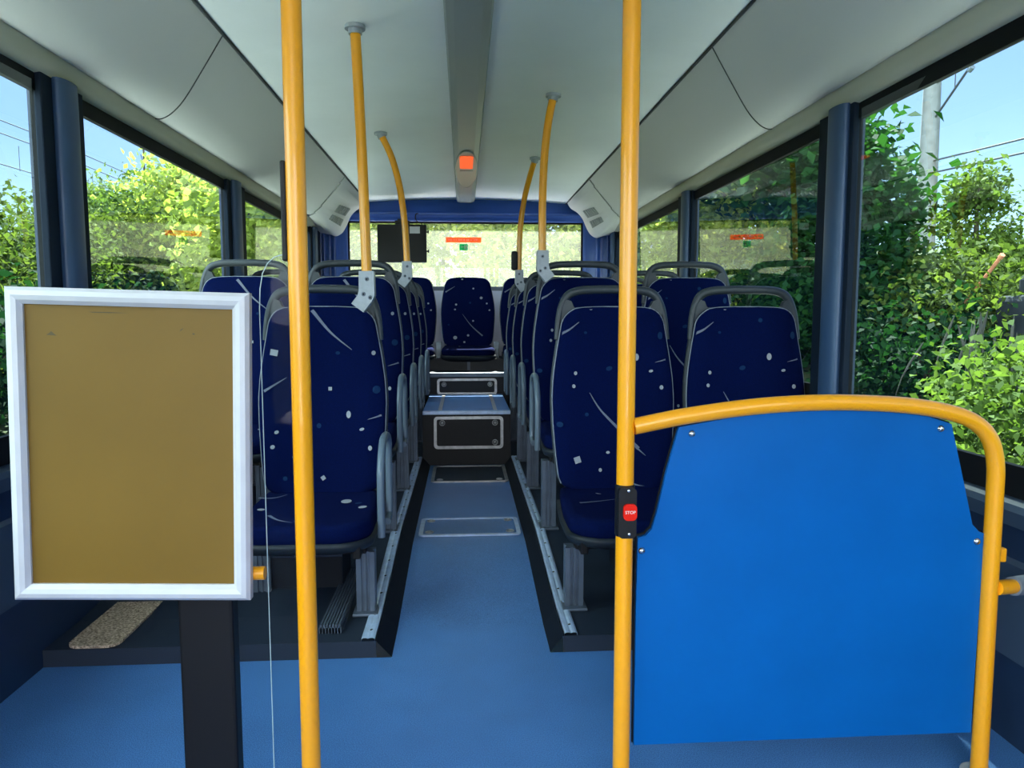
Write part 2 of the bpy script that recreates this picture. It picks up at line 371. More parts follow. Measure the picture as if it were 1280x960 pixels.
# ------------------------------------------------------------------ walls, windows
def side_wall(side):
    left = side < 0
    xi = XL if left else XR; xo = xi + side * 0.024
    lo, hi = min(xi, xo), max(xi, xo)
    sills = [(-1.55, 0.12, 0.64), (0.36, 2.23 if left else 2.37, 0.655 if left else 0.625), (2.44 if left else 2.58, 3.87 if left else 4.06, 0.72), (4.15 if left else 4.30, 5.88 if left else 6.10, 0.72)]
    w = MB()
    # lower panels stepped with the sills, header above
    edges = [YF] + [s[1] + (sills[i + 1][0] - s[1]) / 2 for i, s in enumerate(sills[:-1])] + [YB]
    for i, s in enumerate(sills): w.box(lo, hi, edges[i], edges[i + 1], -0.35, s[2])
    w.box(lo, hi, YF, YB, WT, 2.06)
    w.box(lo, hi, YF, sills[0][0], s[2] - 0.1, WT); 
    for a, c in zip(sills[:-1], sills[1:]): w.box(lo, hi, a[1], c[0], 0.6, WT)
    w.box(lo, hi, sills[-1][1], YB, 0.6, WT)
    wall = struct(w.build('wall_left' if left else 'wall_right', M['wall']), 'navy side wall of the bus with a row of windows')
    # inner sill ledge and lower trim
    s_ = MB()
    for i, s in enumerate(sills):
        z = s[2]; d = -side
        s_.prism([(xi, z - 0.11), (xi + d * 0.030, z - 0.105), (xi + d * 0.036, z - 0.070), (xi + d * .030, z - 0.055), (xi, z - 0.045)], 1, edges[i], edges[i + 1])
        s_.prism([(xi, z - 0.42), (xi + d * 0.012, z - 0.42), (xi + d * 0.012, z - 0.20), (xi, z - 0.19)], 1, edges[i] + .01, edges[i + 1] - .01)
    s_.build('sill_ledge', M['sill'], wall)
    # pillars with a rounded blue centre bar
    for a, c in list(zip(sills[:-1], sills[1:])) + [(sills[-1], (YB, 0, 0))]:
        y0, y1 = a[1], c[0]; p = MB(); d = -side
        p.box(min(xi, xi + d * 0.022), max(xi, xi + d * 0.022), y0 - 0.012, y1 + 0.012, 0.62, WT + .03, bev=0.004)
        pp = p.build('pillar', M['pillardark'], wall)
        q = MB(); h_ = min(0.058, (y1 - y0) * 0.27); m_ = y0 + h_ + (.012 if not left else .045)
        prof = [(xi + d * 0.022 + d * 0.030 * math.sin(PI * k / 10) ** .6, m_ - h_ * math.cos(PI * k / 10)) for k in range(11)]
        q.prism(prof, 2, 0.62, WT + .03, smooth=True)
        q.build('pillar_cover', M['pillar'], pp)
    # windows
    for i, (y0, y1, z0) in enumerate(sills):
        n = (0 if left else 4) + i + 1
        g = MB(); xg = xi + side * 0.014
        g.box(xg - 0.003, xg + 0.003, y0, y1, z0, WT)
        if i in (1, 2, 3):      # the panes lean in a little towards the roof and the rear
            g.v = [(v[0] + side * (-.012 * (v[1] - (y0 + y1) / 2) - .018 * (v[2] - (z0 + WT) / 2)), v[1], v[2]) for v in g.v]
        win = struct(g.build('window_%d' % n, M['glass']), 'tinted side window pane of the bus')
        f = MB(); a0, a1 = min(xi - side * .006, xi + side * 0.011), max(xi - side * .006, xi + side * 0.011)
        t = 0.028
        f.box(a0, a1, y0 - .004, y1 + .004, WT - 0.026, WT + 0.03); f.box(a0, a1, y0 - .004, y1 + .004, z0 - .045, z0 + t)
        f.box(a0, a1, y0 - .004, y0 + t * .35, z0 + t, WT - .026); f.box(a0, a1, y1 - t * .35, y1 + .004, z0 + t, WT - .026)
        f.build('window_gasket', M['rubber'], win)
    # cream strip above the windows
    c = MB(); d = -side
    c.sheet([(xi + d * 0.001, WT + 0.022), (xi + d * 0.022, WT + 0.026), (xi + d * 0.040, WT + 0.050), (xi + d * 0.046, WT + 0.085)], 1, YF, YB)
    c.build('window_strip', M['strip'], wall)
    return sills
SL = side_wall(-1); SR = side_wall(1)

# rear wall
wb = MB()
RX0, RX1, RZ0, RZ1 = -0.965, 1.015, 1.235, 1.775
wb.box(XL, XR, YB, YB + 0.09, 0.1, RZ0); wb.box(XL, XR, YB, YB + .09, RZ1 + .015, 2.06)
wb.box(XL, RX0, YB, YB + .09, RZ0, RZ1 + .015); wb.box(RX1, XR, YB, YB + .09, RZ0, RZ1 + .015)
back = struct(wb.build('wall_back', M['rearblue']), 'blue moulded rear wall of the bus around the rear window')
# header moulding with a raised lip, corner mouldings with folds
h = MB()
prof = [(YB, 1.965), (YB - 0.012, 1.955), (YB - 0.020, 1.860), (YB - 0.045, 1.852), (YB - 0.060, 1.838), (YB - 0.055, 1.822), (YB - 0.030, 1.812), (YB - 0.026, 1.800), (YB - 0.014, RZ1), (YB, RZ1)]
h.sheet(prof, 0, XL + .02, XR - .02, smooth=True); h.build('header_moulding', M['rearblue'], back)
for sd in (-1, 1):
    p = MB(); xin = RX0 if sd < 0 else RX1; xw = XL if sd < 0 else XR
    W = abs(xw - xin); pr = []
    for t, dep in ((0, 0.0), (0.0, 0.02), (0.10, 0.035), (0.30, 0.045), (0.36, 0.075), (0.46, 0.085), (0.52, 0.055), (0.66, 0.06), (0.72, 0.10), (0.80, 0.11), (0.86, 0.075), (1.0, 0.15)):
        pr.append((xin + sd * W * t, YB - dep))
    p.sheet(pr, 2, 0.6, 1.84, smooth=True); p.build('corner_moulding', M['rearblue'], back)
lw = MB()
lw.box(XL, XR, YB - 0.022, YB, 1.200, RZ0); lw.build('rear_sill', M['greytrim'], back)
lw = MB(); lw.box(XL, XR, YB - 0.035, YB, 0.60, 1.200); lw.build('rear_panel', M['rearpale'], back)
g = MB(); g.box(RX0, RX1, YB + 0.028, YB + 0.034, RZ0, RZ1)
rw = struct(g.build('window_9', M['glassrear']), 'bright dusty rear window of the bus')
g = MB(); t = .022
g.box(RX0, RX1, YB - .004, YB + .024, RZ1 - .012, RZ1 + .008)
g.box(RX0 - .004, RX0 + .012, YB - .004, YB + .024, RZ0, RZ1); g.box(RX1 - .012, RX1 + .004, YB - .004, YB + .024, RZ0, RZ1)
g.build('window_gasket', M['rubber'], rw)
# grey side posts of the rear panel beside the middle seat
for k, x in enumerate((-0.205, 0.262)):
    g = MB(); g.box(x - .022, x + .022, 6.02, 6.08, SZ2, 0.78, bev=0.006)
    g.box(x - .03, x + .03, 6.0, 6.10, SZ2, SZ2 + .012, bev=0.003)
    o = g.build('bench_post', M['bracket']); o['kind'] = 'structure'; o.name = 'trim_%d' % (6 + k)
# front wall with windscreen, behind the camera
wf = MB(); wf.box(XL - .09, XR + .09, YF - .08, YF, -0.35, 0.35); wf.box(XL - .09, XR + .09, YF - .08, YF, 1.90, 2.06)
wf.box(XL - .09, XL + .06, YF - .08, YF, .35, 1.90); wf.box(XR - .06, XR + .09, YF - .08, YF, .35, 1.90)
struct(wf.build('wall_front', M['wall']), 'front wall of the bus around the windscreen')
g = MB(); g.box(XL + .06, XR - .06, YF - .045, YF - .039, .35, 1.90); struct(g.build('window_10', M['clear']), 'windscreen pane of the bus')

# ceiling
CX = 0.035
def ceil_z(x): return 1.962 - 0.030 * ((x - CX) / 0.83) ** 2
cl = MB(); n = 16; xs = [CX - .83 + 1.66 * k / n for k in range(n + 1)]
cl.sheet([(x, ceil_z(x)) for x in xs], 1, YF, YB)
cl.sheet([(XR + .09, 2.07), (XL - .09, 2.07)], 1, YF - .08, YB + .09)
ceil = struct(cl.build('ceiling', M['ceiling'], fix=False), 'white curved ceiling of the bus')
for sd in (-1, 1):
    xw = XL if sd < 0 else XR
    x0 = CX + sd * 0.83; z0 = ceil_z(x0); dx = abs(xw - x0)
    prof = [(0, z0), (0.10, z0 - .085), (0.20, z0 - .165), (0.27, z0 - .198), (0.325, z0 - .205), (dx - 0.045, WT + 0.085)]
    prof = smooth_path([(p[0], p[1], 0) for p in prof], 4)
    c = MB(); c.sheet([(x0 + sd * p.x, p.y) for p in prof], 1, YF, 5.60); c.build('cove_panel', M['cove'], ceil)
    # transverse joint of the cove panels
    j = MB(); j.tube([(x0 + sd * p.x, 2.62 + 0.9 * p.x, p.y - .0015) for p in prof], 0.0022, 6); j.build('panel_joint', M['seam'], ceil)
    # dark seam along the ceiling corner
    s = MB(); s.tube([(x0, YF, z0 - .003), (x0, YB - .03, z0 - .003)], 0.006, 8); s.build('ceiling_seam', M['seam'], ceil)
    # rear end piece of the cove duct, deeper and S-shaped, with two vent grilles
    ends = [(0, z0), (0.030, z0 - .045), (0.085, z0 - .080), (0.130, z0 - .130), (0.165, z0 - .205), (0.200, z0 - .260), (0.250, z0 - .288), (0.300, z0 - .275), (dx - .03, z0 - .262)]
    ends = smooth_path([(p[0], p[1], 0) for p in ends], 5)
    def fn(u, v):
        i = min(len(ends) - 1, round(u * (len(ends) - 1))); p = ends[i]
        q = prof[min(len(prof) - 1, round(u * (len(prof) - 1)))]
        t = min(1.0, v * 1.0); t = t * t * (3 - 2 * t)
        ya = 5.15 + 0.55 * u
        return (x0 + sd * (q.x * (1 - t) + p.x * t), ya + (YB - .10 - ya) * v, (q.y * (1 - t) + p.y * t) - 0.004)
    e = MB(); e.grid(len(ends) - 1, 10, fn)
    e.add([(x0 + sd * p.x, YB - .10, p.y - .004) for p in ends] + [(XR if sd > 0 else XL, YB - .1, 1.96)], [tuple(range(len(ends) + 1))])
    ep = e.build('cove_end', M['cove'], ceil)
    jj = MB(); jj.tube([Vector(fn(k / 24, 0.0)) - Vector((0, 0, .002)) for k in range(25)], 0.0035, 6); jj.build('panel_joint', M['vent'], ceil)
    for k in range(2):
        v = MB()
        u0, u1 = (0.28, 0.41) if k == 0 else (0.44, 0.56)
        for q in range(6):
            va, vb = 0.42 + q * 0.062, 0.42 + q * 0.062 + 0.045
            P = [Vector(fn(u, w_)) + Vector((-sd * .004, -.002, -.004)) for u, w_ in ((u0, va), (u1, va), (u1, vb), (u0, vb))]
            P2 = [p + Vector((sd * .006, 0, .006)) for p in P]
            v.add(P + P2, [(0, 1, 2, 3), (7, 6, 5, 4), (0, 4, 5, 1), (1, 5, 6, 2), (2, 6, 7, 3), (3, 7, 4, 0)])
        v.build('vent_grille', M['vent'], ep)

# ceiling light strip
lamp = thing('ceiling_light', 'narrow grey ceiling light strip with an orange cover in an oval lens', 'light', (0.02, 5.2, 1.955))
b = MB(); b.prism([(-0.078, 0.0), (-0.070, -0.022), (-0.045, -0.030), (0.045, -0.030), (0.070, -0.022), (0.078, 0.0)], 1, -3.2, 1.08)
b.build('housing', M['lampbody'], lamp)
def oval(w, h, n=28): return [(w * math.cos(2 * PI * k / n), h * math.sin(2 * PI * k / n)) for k in range(n)]
b = MB(); pts = [(x, -0.30 + y) for x, y in oval(0.068, 0.60)]
b.prism(pts, 2, -0.036, -0.028); b.build('lens', M['lens'], lamp)
b = MB(); b.tube([(x * 1.03, y, -0.034) for x, y in pts], 0.005, 8, closed=True); b.build('lens_rim', M['lampbody'], lamp)
b = MB(); b.prism([(x, y - 0.60) for x, y in rrect(0.080, 0.34, 0.016)], 2, -0.043, -0.034); b.build('orange_cover', M['orangelens'], lamp)
b = MB()
for k in range(7): b.box(-0.040 + k * 0.0125, -0.033 + k * 0.0125, -0.34, -0.29, -0.040, -0.034)
b.build('lamp_slots', M['lampbody'], lamp)

# ------------------------------------------------------------------ seats
LEAN = math.tan(math.radians(6.5))
def half_w(z, H):
    """half width of a backrest at height z above its bottom"""
    k = z / H
    pts = [(0, .196), (.15, .209), (.35, .219), (.5, .222), (.62, .217), (.75, .205), (.88, .190), (1.0, .177)]
    for (a, wa), (c, wc) in zip(pts[:-1], pts[1:]):
        if k <= c: w = wa + (wc - wa) * (k - a) / (c - a); break
    else: w = pts[-1][1]
    r = 0.062
    if z > H - r: w = w - r + math.sqrt(max(0, r * r - (z - (H - r)) ** 2))
    rb = 0.04
    if z < rb: w = w - rb + math.sqrt(max(0, rb * rb - (rb - z) ** 2))
    return w
def front_y(x, z, H):
    w = max(0.05, half_w(min(z, H * .9), H)); u = min(1, abs(x) / w)
    return -0.035 + z * LEAN + 0.014 * (1 - (z / H - .5) ** 2 * 3) - 0.010 * u ** 2 + 0.030 * max(0, u - .85) / .15 * .6
def back_grid(H, off, grow, z0=0.0):
    rows = [0, .004, .015, .04] + [0.04 + (H - .105) * k / 14 for k in range(1, 15)] + [H - .055, H - .04, H - .025, H - .013, H - .005, H]
    cols = [-1, -.96, -.88, -.7, -.5, -.25, 0, .25, .5, .7, .88, .96, 1]
    return rows, cols
def slab(H, yf, yb, grow, bot=0.0):
    """closed pad between surfaces front+yf and front+yb with the backrest outline"""
    b = MB(); rows, cols = back_grid(H, 0, 0)
    F, B = [], []
    for z in rows:
        for u in cols:
            zz = z * (1 + grow * .35 / H) if z > .1 else z
            x = u * (half_w(z, H) + grow)
            e = max(0, abs(u) - .9) / .1
            F.append((x, front_y(u * half_w(z, H), z, H) + yf, zz + 0.004 * (1 - u * u) * (z / H) ** 6)); B.append((x, -0.035 + z * LEAN + yb, zz))
    nc, nr = len(cols), len(rows)
    fs = [(j * nc + i, j * nc + i + 1, (j + 1) * nc + i + 1, (j + 1) * nc + i) for j in range(nr - 1) for i in range(nc - 1)]
    b.add(F + B, fs + [tuple(nc * nr + q for q in f[::-1]) for f in fs] +
          [(j * nc, (j + 1) * nc, nc * nr + (j + 1) * nc, nc * nr + j * nc) for j in range(nr - 1)] +
          [(j * nc + nc - 1, (j + 1) * nc + nc - 1, nc * nr + (j + 1) * nc + nc - 1, nc * nr + j * nc + nc - 1) for j in range(nr - 1)] +
          [(i, i + 1, nc * nr + i + 1, nc * nr + i) for i in range(nc - 1)] +
          [((nr - 1) * nc + i, (nr - 1) * nc + i + 1, nc * nr + (nr - 1) * nc + i + 1, nc * nr + (nr - 1) * nc + i) for i in range(nc - 1)], 0, True)
    return b

def cush_outline(x_half=0.212, yf=-0.42, yb=0.0, r=0.105, n=8):
    o = [(x_half * .93, yb), (x_half * .97, yb - .1), (x_half, (yf + yb) / 2)]
    for k in range(n + 1):
        a = math.radians(0 - 90 * k / n); o.append((x_half - r + r * math.cos(a), yf + r + r * math.sin(a)))
    for k in range(n + 1):
        a = math.radians(270 - 90 * k / n); o.append((-x_half + r + r * math.cos(a), yf + r + r * math.sin(a)))
    return o + [(-x_half, (yf + yb) / 2), (-x_half * .97, yb - .1), (-x_half * .93, yb)]
def cush_top(x, y, yf=-0.42):
    t = y / yf
    return 0.0 - 0.010 * math.sin(min(1, max(0, t)) * PI) - 0.012 * t ** 2 + 0.010 * (abs(x) / .21) ** 2
def cushion_mesh(yf):
    b = MB(); o = cush_outline(yf=yf); c = (0, yf * .5)
    rings = []
    for s, dz in ((0.25, 0), (0.5, 0), (0.72, 0), (0.86, 0), (0.94, -.003), (0.985, -.012), (1.0, -.030), (0.995, -0.050), (0.97, -.060)):
        rg = []
        for p in o:
            x, y = c[0] + (p[0] - c[0]) * s, c[1] + (p[1] - c[1]) * s
            rg.append((x, y, cush_top(x, y, yf) + dz))
        rings.append(rg)
    n = len(o); b.add([v for r in rings for v in r], [(j * n + i, j * n + (i + 1) % n, (j + 1) * n + (i + 1) % n, (j + 1) * n + i) for j in range(len(rings) - 1) for i in range(n)] + [tuple(range(n))] + [tuple((len(rings) - 1) * n + i for i in range(n))], 0, True)
    return b
def cush_shell_mesh(yf):
    b = MB(); o = cush_outline(0.219, yf - .007, 0.03, 0.11); c = (0, yf * .5); rings = []
    for s, z in ((0.93, -.050), (1.0, -.052), (1.005, -.064), (0.96, -.082), (0.75, -.100)):
        rings.append([(c[0] + (p[0] - c[0]) * s, c[1] + (p[1] - c[1]) * s, z + cush_top(0, p[1], yf)) for p in o])
    n = len(o); b.add([v for r in rings for v in r], [(j * n + i, j * n + (i + 1) % n, (j + 1) * n + (i + 1) % n, (j + 1) * n + i) for j in range(len(rings) - 1) for i in range(n)] + [tuple(range(n))] + [tuple((len(rings) - 1) * n + i for i in range(n))], 0, True)
    return b

# woven marks: ('d', x, z, rx, rz, rot, mat) spots and squares, ('s', points, width, mat) tapering streaks; metres on the backrest face
def marks(b, items, surf):
    for it in items:
        if it[0] in 'dq':
            _, x, z, rx, rz, rot, mi = it
            n = 12 if it[0] == 'd' else 4
            cs, sn = math.cos(rot), math.sin(rot); ring = []
            for k in range(n):
                a = 2 * PI * k / n + (PI / 4 if n == 4 else 0); px, pz = rx * math.cos(a) * (1.25 if n == 4 else 1), rz * math.sin(a) * (1.25 if n == 4 else 1)
                ring.append(surf(x + px * cs - pz * sn, z + px * sn + pz * cs))
            b.add(ring, [tuple(range(n))], mi)
        else:
            _, pts, w, mi = it
            P = smooth_path([(p[0], p[1], 0) for p in pts], 6); N = len(P); vs = []
            for i, p in enumerate(P):
                t = (P[min(N - 1, i + 1)] - P[max(0, i - 1)]).normalized(); nn = Vector((-t.y, t.x, 0))
                ww = w * (1 - .85 * i / (N - 1)) * 0.5
                vs += [surf(*(p + nn * ww).xy), surf(*(p - nn * ww).xy)]
            b.add(vs, [(2 * i, 2 * i + 1, 2 * i + 3, 2 * i + 2) for i in range(N - 1)], mi)
K = 1 / 352.0
H0 = 0.650
def R(px, py): return ((px - 768) * K, H0 - (py - 390) * K)          # measured on the front seat of each kind
def Lm(px, py): return ((px - 399) * K, H0 - (py - 390) * K)
def z4(px, py): return (640 + px / 3.84, 320 + py / 3.84)
def z5(px, py): return (300 + px / 3.84, 320 + py / 3.84)
def c5(px, py): return (660 + px / 4.571, 560 + py / 4.571)
def c3(px, py): return (300 + px / 4.573, 560 + py / 4.573)
PAT_R = [('s', [R(*z4(212, 405)), R(*z4(268, 378)), R(*z4(322, 338))], .012, 2), ('d', *R(*z4(380, 272)), .007, .006, 0, 1), ('d', *R(*z4(353, 390)), .006, .005, 0, 3),
    ('d', *R(*z4(470, 565)), .012, .008, .3, 3), ('d', *R(*z4(303, 587)), .006, .007, 0, 1), ('d', *R(*z4(294, 650)), .006, .007, .2, 1), ('d', *R(*z4(605, 510)), .009, .013, 0, 1),
    ('d', *R(*z4(676, 578)), .008, .005, .2, 1), ('d', *R(*z4(727, 658)), .007, .008, 0, 1), ('s', [R(*z4(750, 522)), R(*z4(695, 536))], .006, 2), ('d', *R(*z4(722, 405)), .010, .014, 0, 3),
    ('d', *R(*z4(224, 835)), .012, .010, 0, 3), ('d', *R(*z4(357, 788)), .007, .007, 0, 3), ('s', [R(*z4(610, 955)), R(*z4(490, 835)), R(*z4(420, 760)), R(*z4(372, 682))], .013, 2),
    ('q', *R(*c5(275, 100)), .013, .013, .3, 1), ('d', *R(*c5(455, 60)), .007, .005, 0, 1), ('d', *R(*c5(408, 160)), .006, .007, 0, 1), ('s', [R(*c5(595, 240)), R(*c5(735, 280))], .006, 2),
    ('d', *R(*z4(165, 300)), .006, .006, 0, 3), ('s', [R(*c5(590, 5)), R(*c5(675, 80))], .010, 2), ('d', *R(*z4(560, 330)), .008, .008, 0, 3), ('d', *R(*z4(590, 750)), .008, .010, 0, 3), ('d', *R(*z4(540, 870)), .007, .006, 0, 1)]
PAT_L = [('s', [Lm(*z5(335, 280)), Lm(*z5(420, 385)), Lm(*z5(522, 470))], .013, 2), ('q', *Lm(*z5(157, 482)), .015, .012, -.2, 1), ('d', *Lm(*z5(625, 485)), .007, .008, 0, 1),
    ('q', *Lm(*z5(418, 655)), .007, .007, 0, 1), ('d', *Lm(*z5(455, 485)), .008, .006, 0, 3), ('d', *Lm(*z5(638, 660)), .014, .014, 0, 3), ('s', [Lm(*z5(108, 665)), Lm(*z5(215, 600))], .010, 2),
    ('d', *Lm(*z5(505, 778)), .008, .013, 0, 1), ('d', *Lm(*z5(568, 848)), .009, .005, .3, 1), ('s', [Lm(*z5(660, 783)), Lm(*z5(595, 802))], .007, 2), ('d', *Lm(*z5(168, 858)), .008, .006, .4, 1),
    ('d', *Lm(*z5(150, 927)), .008, .007, .4, 1), ('d', *Lm(*z5(607, 937)), .007, .009, 0, 1), ('q', *Lm(*c3(460, 183)), .008, .008, .6, 1), ('s', [Lm(*c3(290, 60)), Lm(*c3(320, 110))], .007, 2),
    ('d', *Lm(*z5(365, 830)), .008, .009, 0, 3), ('d', *Lm(*z5(398, 270)), .007, .004, 0, 2), ('d', *Lm(*z5(250, 655)), .006, .008, 0, 3), ('d', *Lm(*c3(250, 183)), .008, .008, 0, 3)]
def Rc(px, py): return ((px - 585) / 147, (349 - py) / 147 + 0.56)
def c7(px, py): return (470 + px / 3.692, 330 + py / 3.692)
PAT_C = [('s', [Rc(*c7(325, 134)), Rc(*c7(368, 108))], .012, 2), ('s', [Rc(*c7(490, 330)), Rc(*c7(440, 285)), Rc(*c7(400, 232))], .012, 2)] + \
    [('d', *Rc(*c7(x, y)), r, r * .9, 0, m) for x, y, r, m in ((450, 118, .008, 1), (485, 160, .012, 1), (372, 190, .009, 1), (367, 212, .008, 1), (510, 185, .008, 1), (448, 263, .008, 1), (522, 215, .008, 1), (367, 338, .016, 1), (425, 328, .010, 1), (408, 358, .009, 1), (435, 182, .010, 3), (400, 76, .008, 1), (338, 280, .008, 3))]
def C_(px, py, f, cx):   # cushion marks: front-seat pixels to the cushion plane (x, y)
    return ((px - cx) / 375, -(py - 622) / 60 * 0.36 - .02)
CUSH_R = [('d', (744 - 768) / 375, -.08, .016, .010, 0, 1), ('s', [((710 - 768) / 375, -.20), ((738 - 768) / 375, -.17), ((766 - 768) / 375, -.14)], .010, 2), ('d', .12, -.26, .010, .012, 0, 3)]
CUSH_L = [('d', .055, -.06, .010, .012, 0, 1), ('d', .100, -.13, .018, .022, .3, 1), ('d', .145, -.16, .012, .010, 0, 3), ('d', .165, -.21, .014, .014, 0, 1), ('d', -.16, -.22, .012, .012, 0, 1),
    ('s', [(-.2, -.10), (-.15, -.09), (-.11, -.04)], .012, 2), ('s', [(-.12, -.28), (-.08, -.33), (-.03, -.36)], .014, 2), ('s', [(.02, -.40), (-.03, -.34)], .012, 2)]
FAB = None
def back_mesh(pat, H):
    b = slab(H, 0.0, 0.035, 0.0)
    def surf(x, z):
        z = min(max(z, 0.01), H - .006); w = half_w(z, H) - .006; x = min(max(x, -w), w)
        return (x, front_y(x, z, H) - 0.0022, z)
    m = b.mesh('backrest', [M['fabric'], M['mark'], M['streak'], M['bluemark']])
    d = MB(); marks(d, pat, surf)
    return b, d
def join_marks(b, d, name):
    base = b.mesh(name, [M['fabric'], M['mark'], M['streak'], M['bluemark']])
    import bmesh
    bm = bmesh.new(); bm.from_mesh(base)
    vs = [bm.verts.new(v) for v in d.v]
    for f, mi in zip(d.f, d.m):
        try:
            fc = bm.faces.new([vs[i] for i in f]); fc.material_index = mi
        except ValueError: pass
    bm.to_mesh(base); bm.free(); base.update()
    return base
def cush_full(pat, yf):
    b = cushion_mesh(yf); d = MB()
    marks(d, pat, lambda x, y: (x, y, cush_top(x, y, yf) + .0022))
    return join_marks(b, d, 'cushion')
ME = {}
def B_(pat, H, key):
    b, d = back_mesh(pat, H); ME[key] = join_marks(b, d, 'backrest')
B_(PAT_R, H0, 'back_R'); B_(PAT_L, H0, 'back_L'); B_(PAT_C, 0.56, 'back_C')
for k in ('back_R', 'back_L', 'back_C'): pass
ME['cush_R'] = cush_full(CUSH_R, -.42); ME['cush_L'] = cush_full(CUSH_L, -.42); ME['cush_C'] = cush_full(CUSH_R[:1], -.40)
ME['cshell'] = cush_shell_mesh(-.42).mesh('seat_pan', M['pan']); ME['cshell_C'] = cush_shell_mesh(-.40).mesh('seat_pan', M['pan'])
ME['shell'] = slab(H0, 0.034, 0.062, 0.006).mesh('back_shell', M['plastic']); ME['shell_C'] = slab(.56, 0.034, 0.055, 0.004).mesh('back_shell', M['plastic'])
def piping(H, z0):
    b = MB(); pts = []
    zs = [z0 + (H - z0) * k / 20 for k in range(18)] + [H - .06, H - .045, H - .03, H - .018, H - .008, H - .003]
    for z in zs: pts.append((half_w(z, H) + .001, front_y(half_w(z, H), z, H) + .004, z))
    w = half_w(H - .001, H)
    top = [(w * t, front_y(0, H, H) + .002, H + .0035 * (1 - t * t)) for t in (.8, .4, 0, -.4, -.8)]
    P = pts + top + [(-p[0], p[1], p[2]) for p in reversed(pts)]
    return b.tube(P, 0.0027, 6)
ME['pipe'] = piping(H0, .02).mesh('piping', M['piping']); ME['pipe_C'] = piping(.56, .02).mesh('piping', M['piping'])
# hand-hold loop over the backrest: thick grey moulding with gussets at its feet
b = MB(); yy = lambda z: -0.035 + z * LEAN + .036
lp = [(-.203, H0 - .115), (-.196, H0 - .045), (-.183, H0 + .008), (-.160, H0 + .046), (-.120, H0 + .062), (-.06, H0 + .066), (0, H0 + .067)]
lp = lp + [(-p[0], p[1]) for p in reversed(lp[:-1])]
P = smooth_path([(p[0], yy(p[1]), p[1]) for p in lp], 5)
b.tube(P, [0.010 + .0055 * min(1, 4 * min(i, len(P) - 1 - i) / len(P)) for i in range(len(P))], 12)
for s in (-1, 1):
    z = H0
    tri = [(s * .198, z - .10), (s * .188, z - .012), (s * .168, z + .030), (s * .150, z + .024), (s * .142, z + .004), (s * .125, z - .006), (s * .10, z - .03)]
    b.prism(tri, 1, yy(z) - .012, yy(z) + .013)
ME['loop'] = b.mesh('top_handle', M['plastic'])
b = MB(); pts = [(0, -.30, -.08), (0, -.30, .10), (0, -.285, .150), (0, -.235, .205), (0, -.185, .222), (0, -.10, .215), (0, -.055, .185), (0, -.045, .12), (0, -.045, -.05), (0, -.07, -.075), (0, -.12, -.08)]
b.tube(smooth_path(pts, 5), 0.0125, 12); ME['side'] = b.mesh('grab_handle', M['handle'])
def leg_mesh(top, bot):
    b = MB(); w, d = .029, .026; g = .006
    prof = [(-w, -d), (-w * .45, -d), (-w * .40, -d + g), (-w * .15, -d + g), (-w * .1, -d), (w * .1, -d), (w * .15, -d + g), (w * .40, -d + g), (w * .45, -d), (w, -d), (w, -.3 * d), (w - g, -.2 * d), (w - g, .2 * d), (w, .3 * d), (w, d), (-w, d), (-w, .3 * d), (-w + g, .2 * d), (-w + g, -.2 * d), (-w, -.3 * d)]
    b.prism(prof, 2, bot, top); b.box(-.040, .040, -.05, .05, bot, bot + .010, bev=.003)
    return b.mesh('leg', M['alu'])
def frame_mesh(top):
    b = MB()
    b.box(-.19, .19, -.335, -.295, top - .035, top, bev=.004); b.box(-.19, .19, -.10, -.06, top - .035, top, bev=.004)
    for s in (-1, 1): b.box(s * .17 - .012, s * .17 + .012, -.40, -.02, top - .03, top + .012, bev=.003)
    return b.mesh('seat_frame', M['black'])
ME['frame'] = frame_mesh(-.088)
for k, h in (('low', .374), ('high', .514)): pass
SEAT_LOW, SEAT_HIGH = 0.374, 0.514
ME['leg_low'] = leg_mesh(-.120, 0.052 - SEAT_LOW); ME['leg_high'] = leg_mesh(-.120, 0.105 - SEAT_HIGH)
ME['leg_first'] = leg_mesh(-.120, 0.075 - SEAT_HIGH + .025)

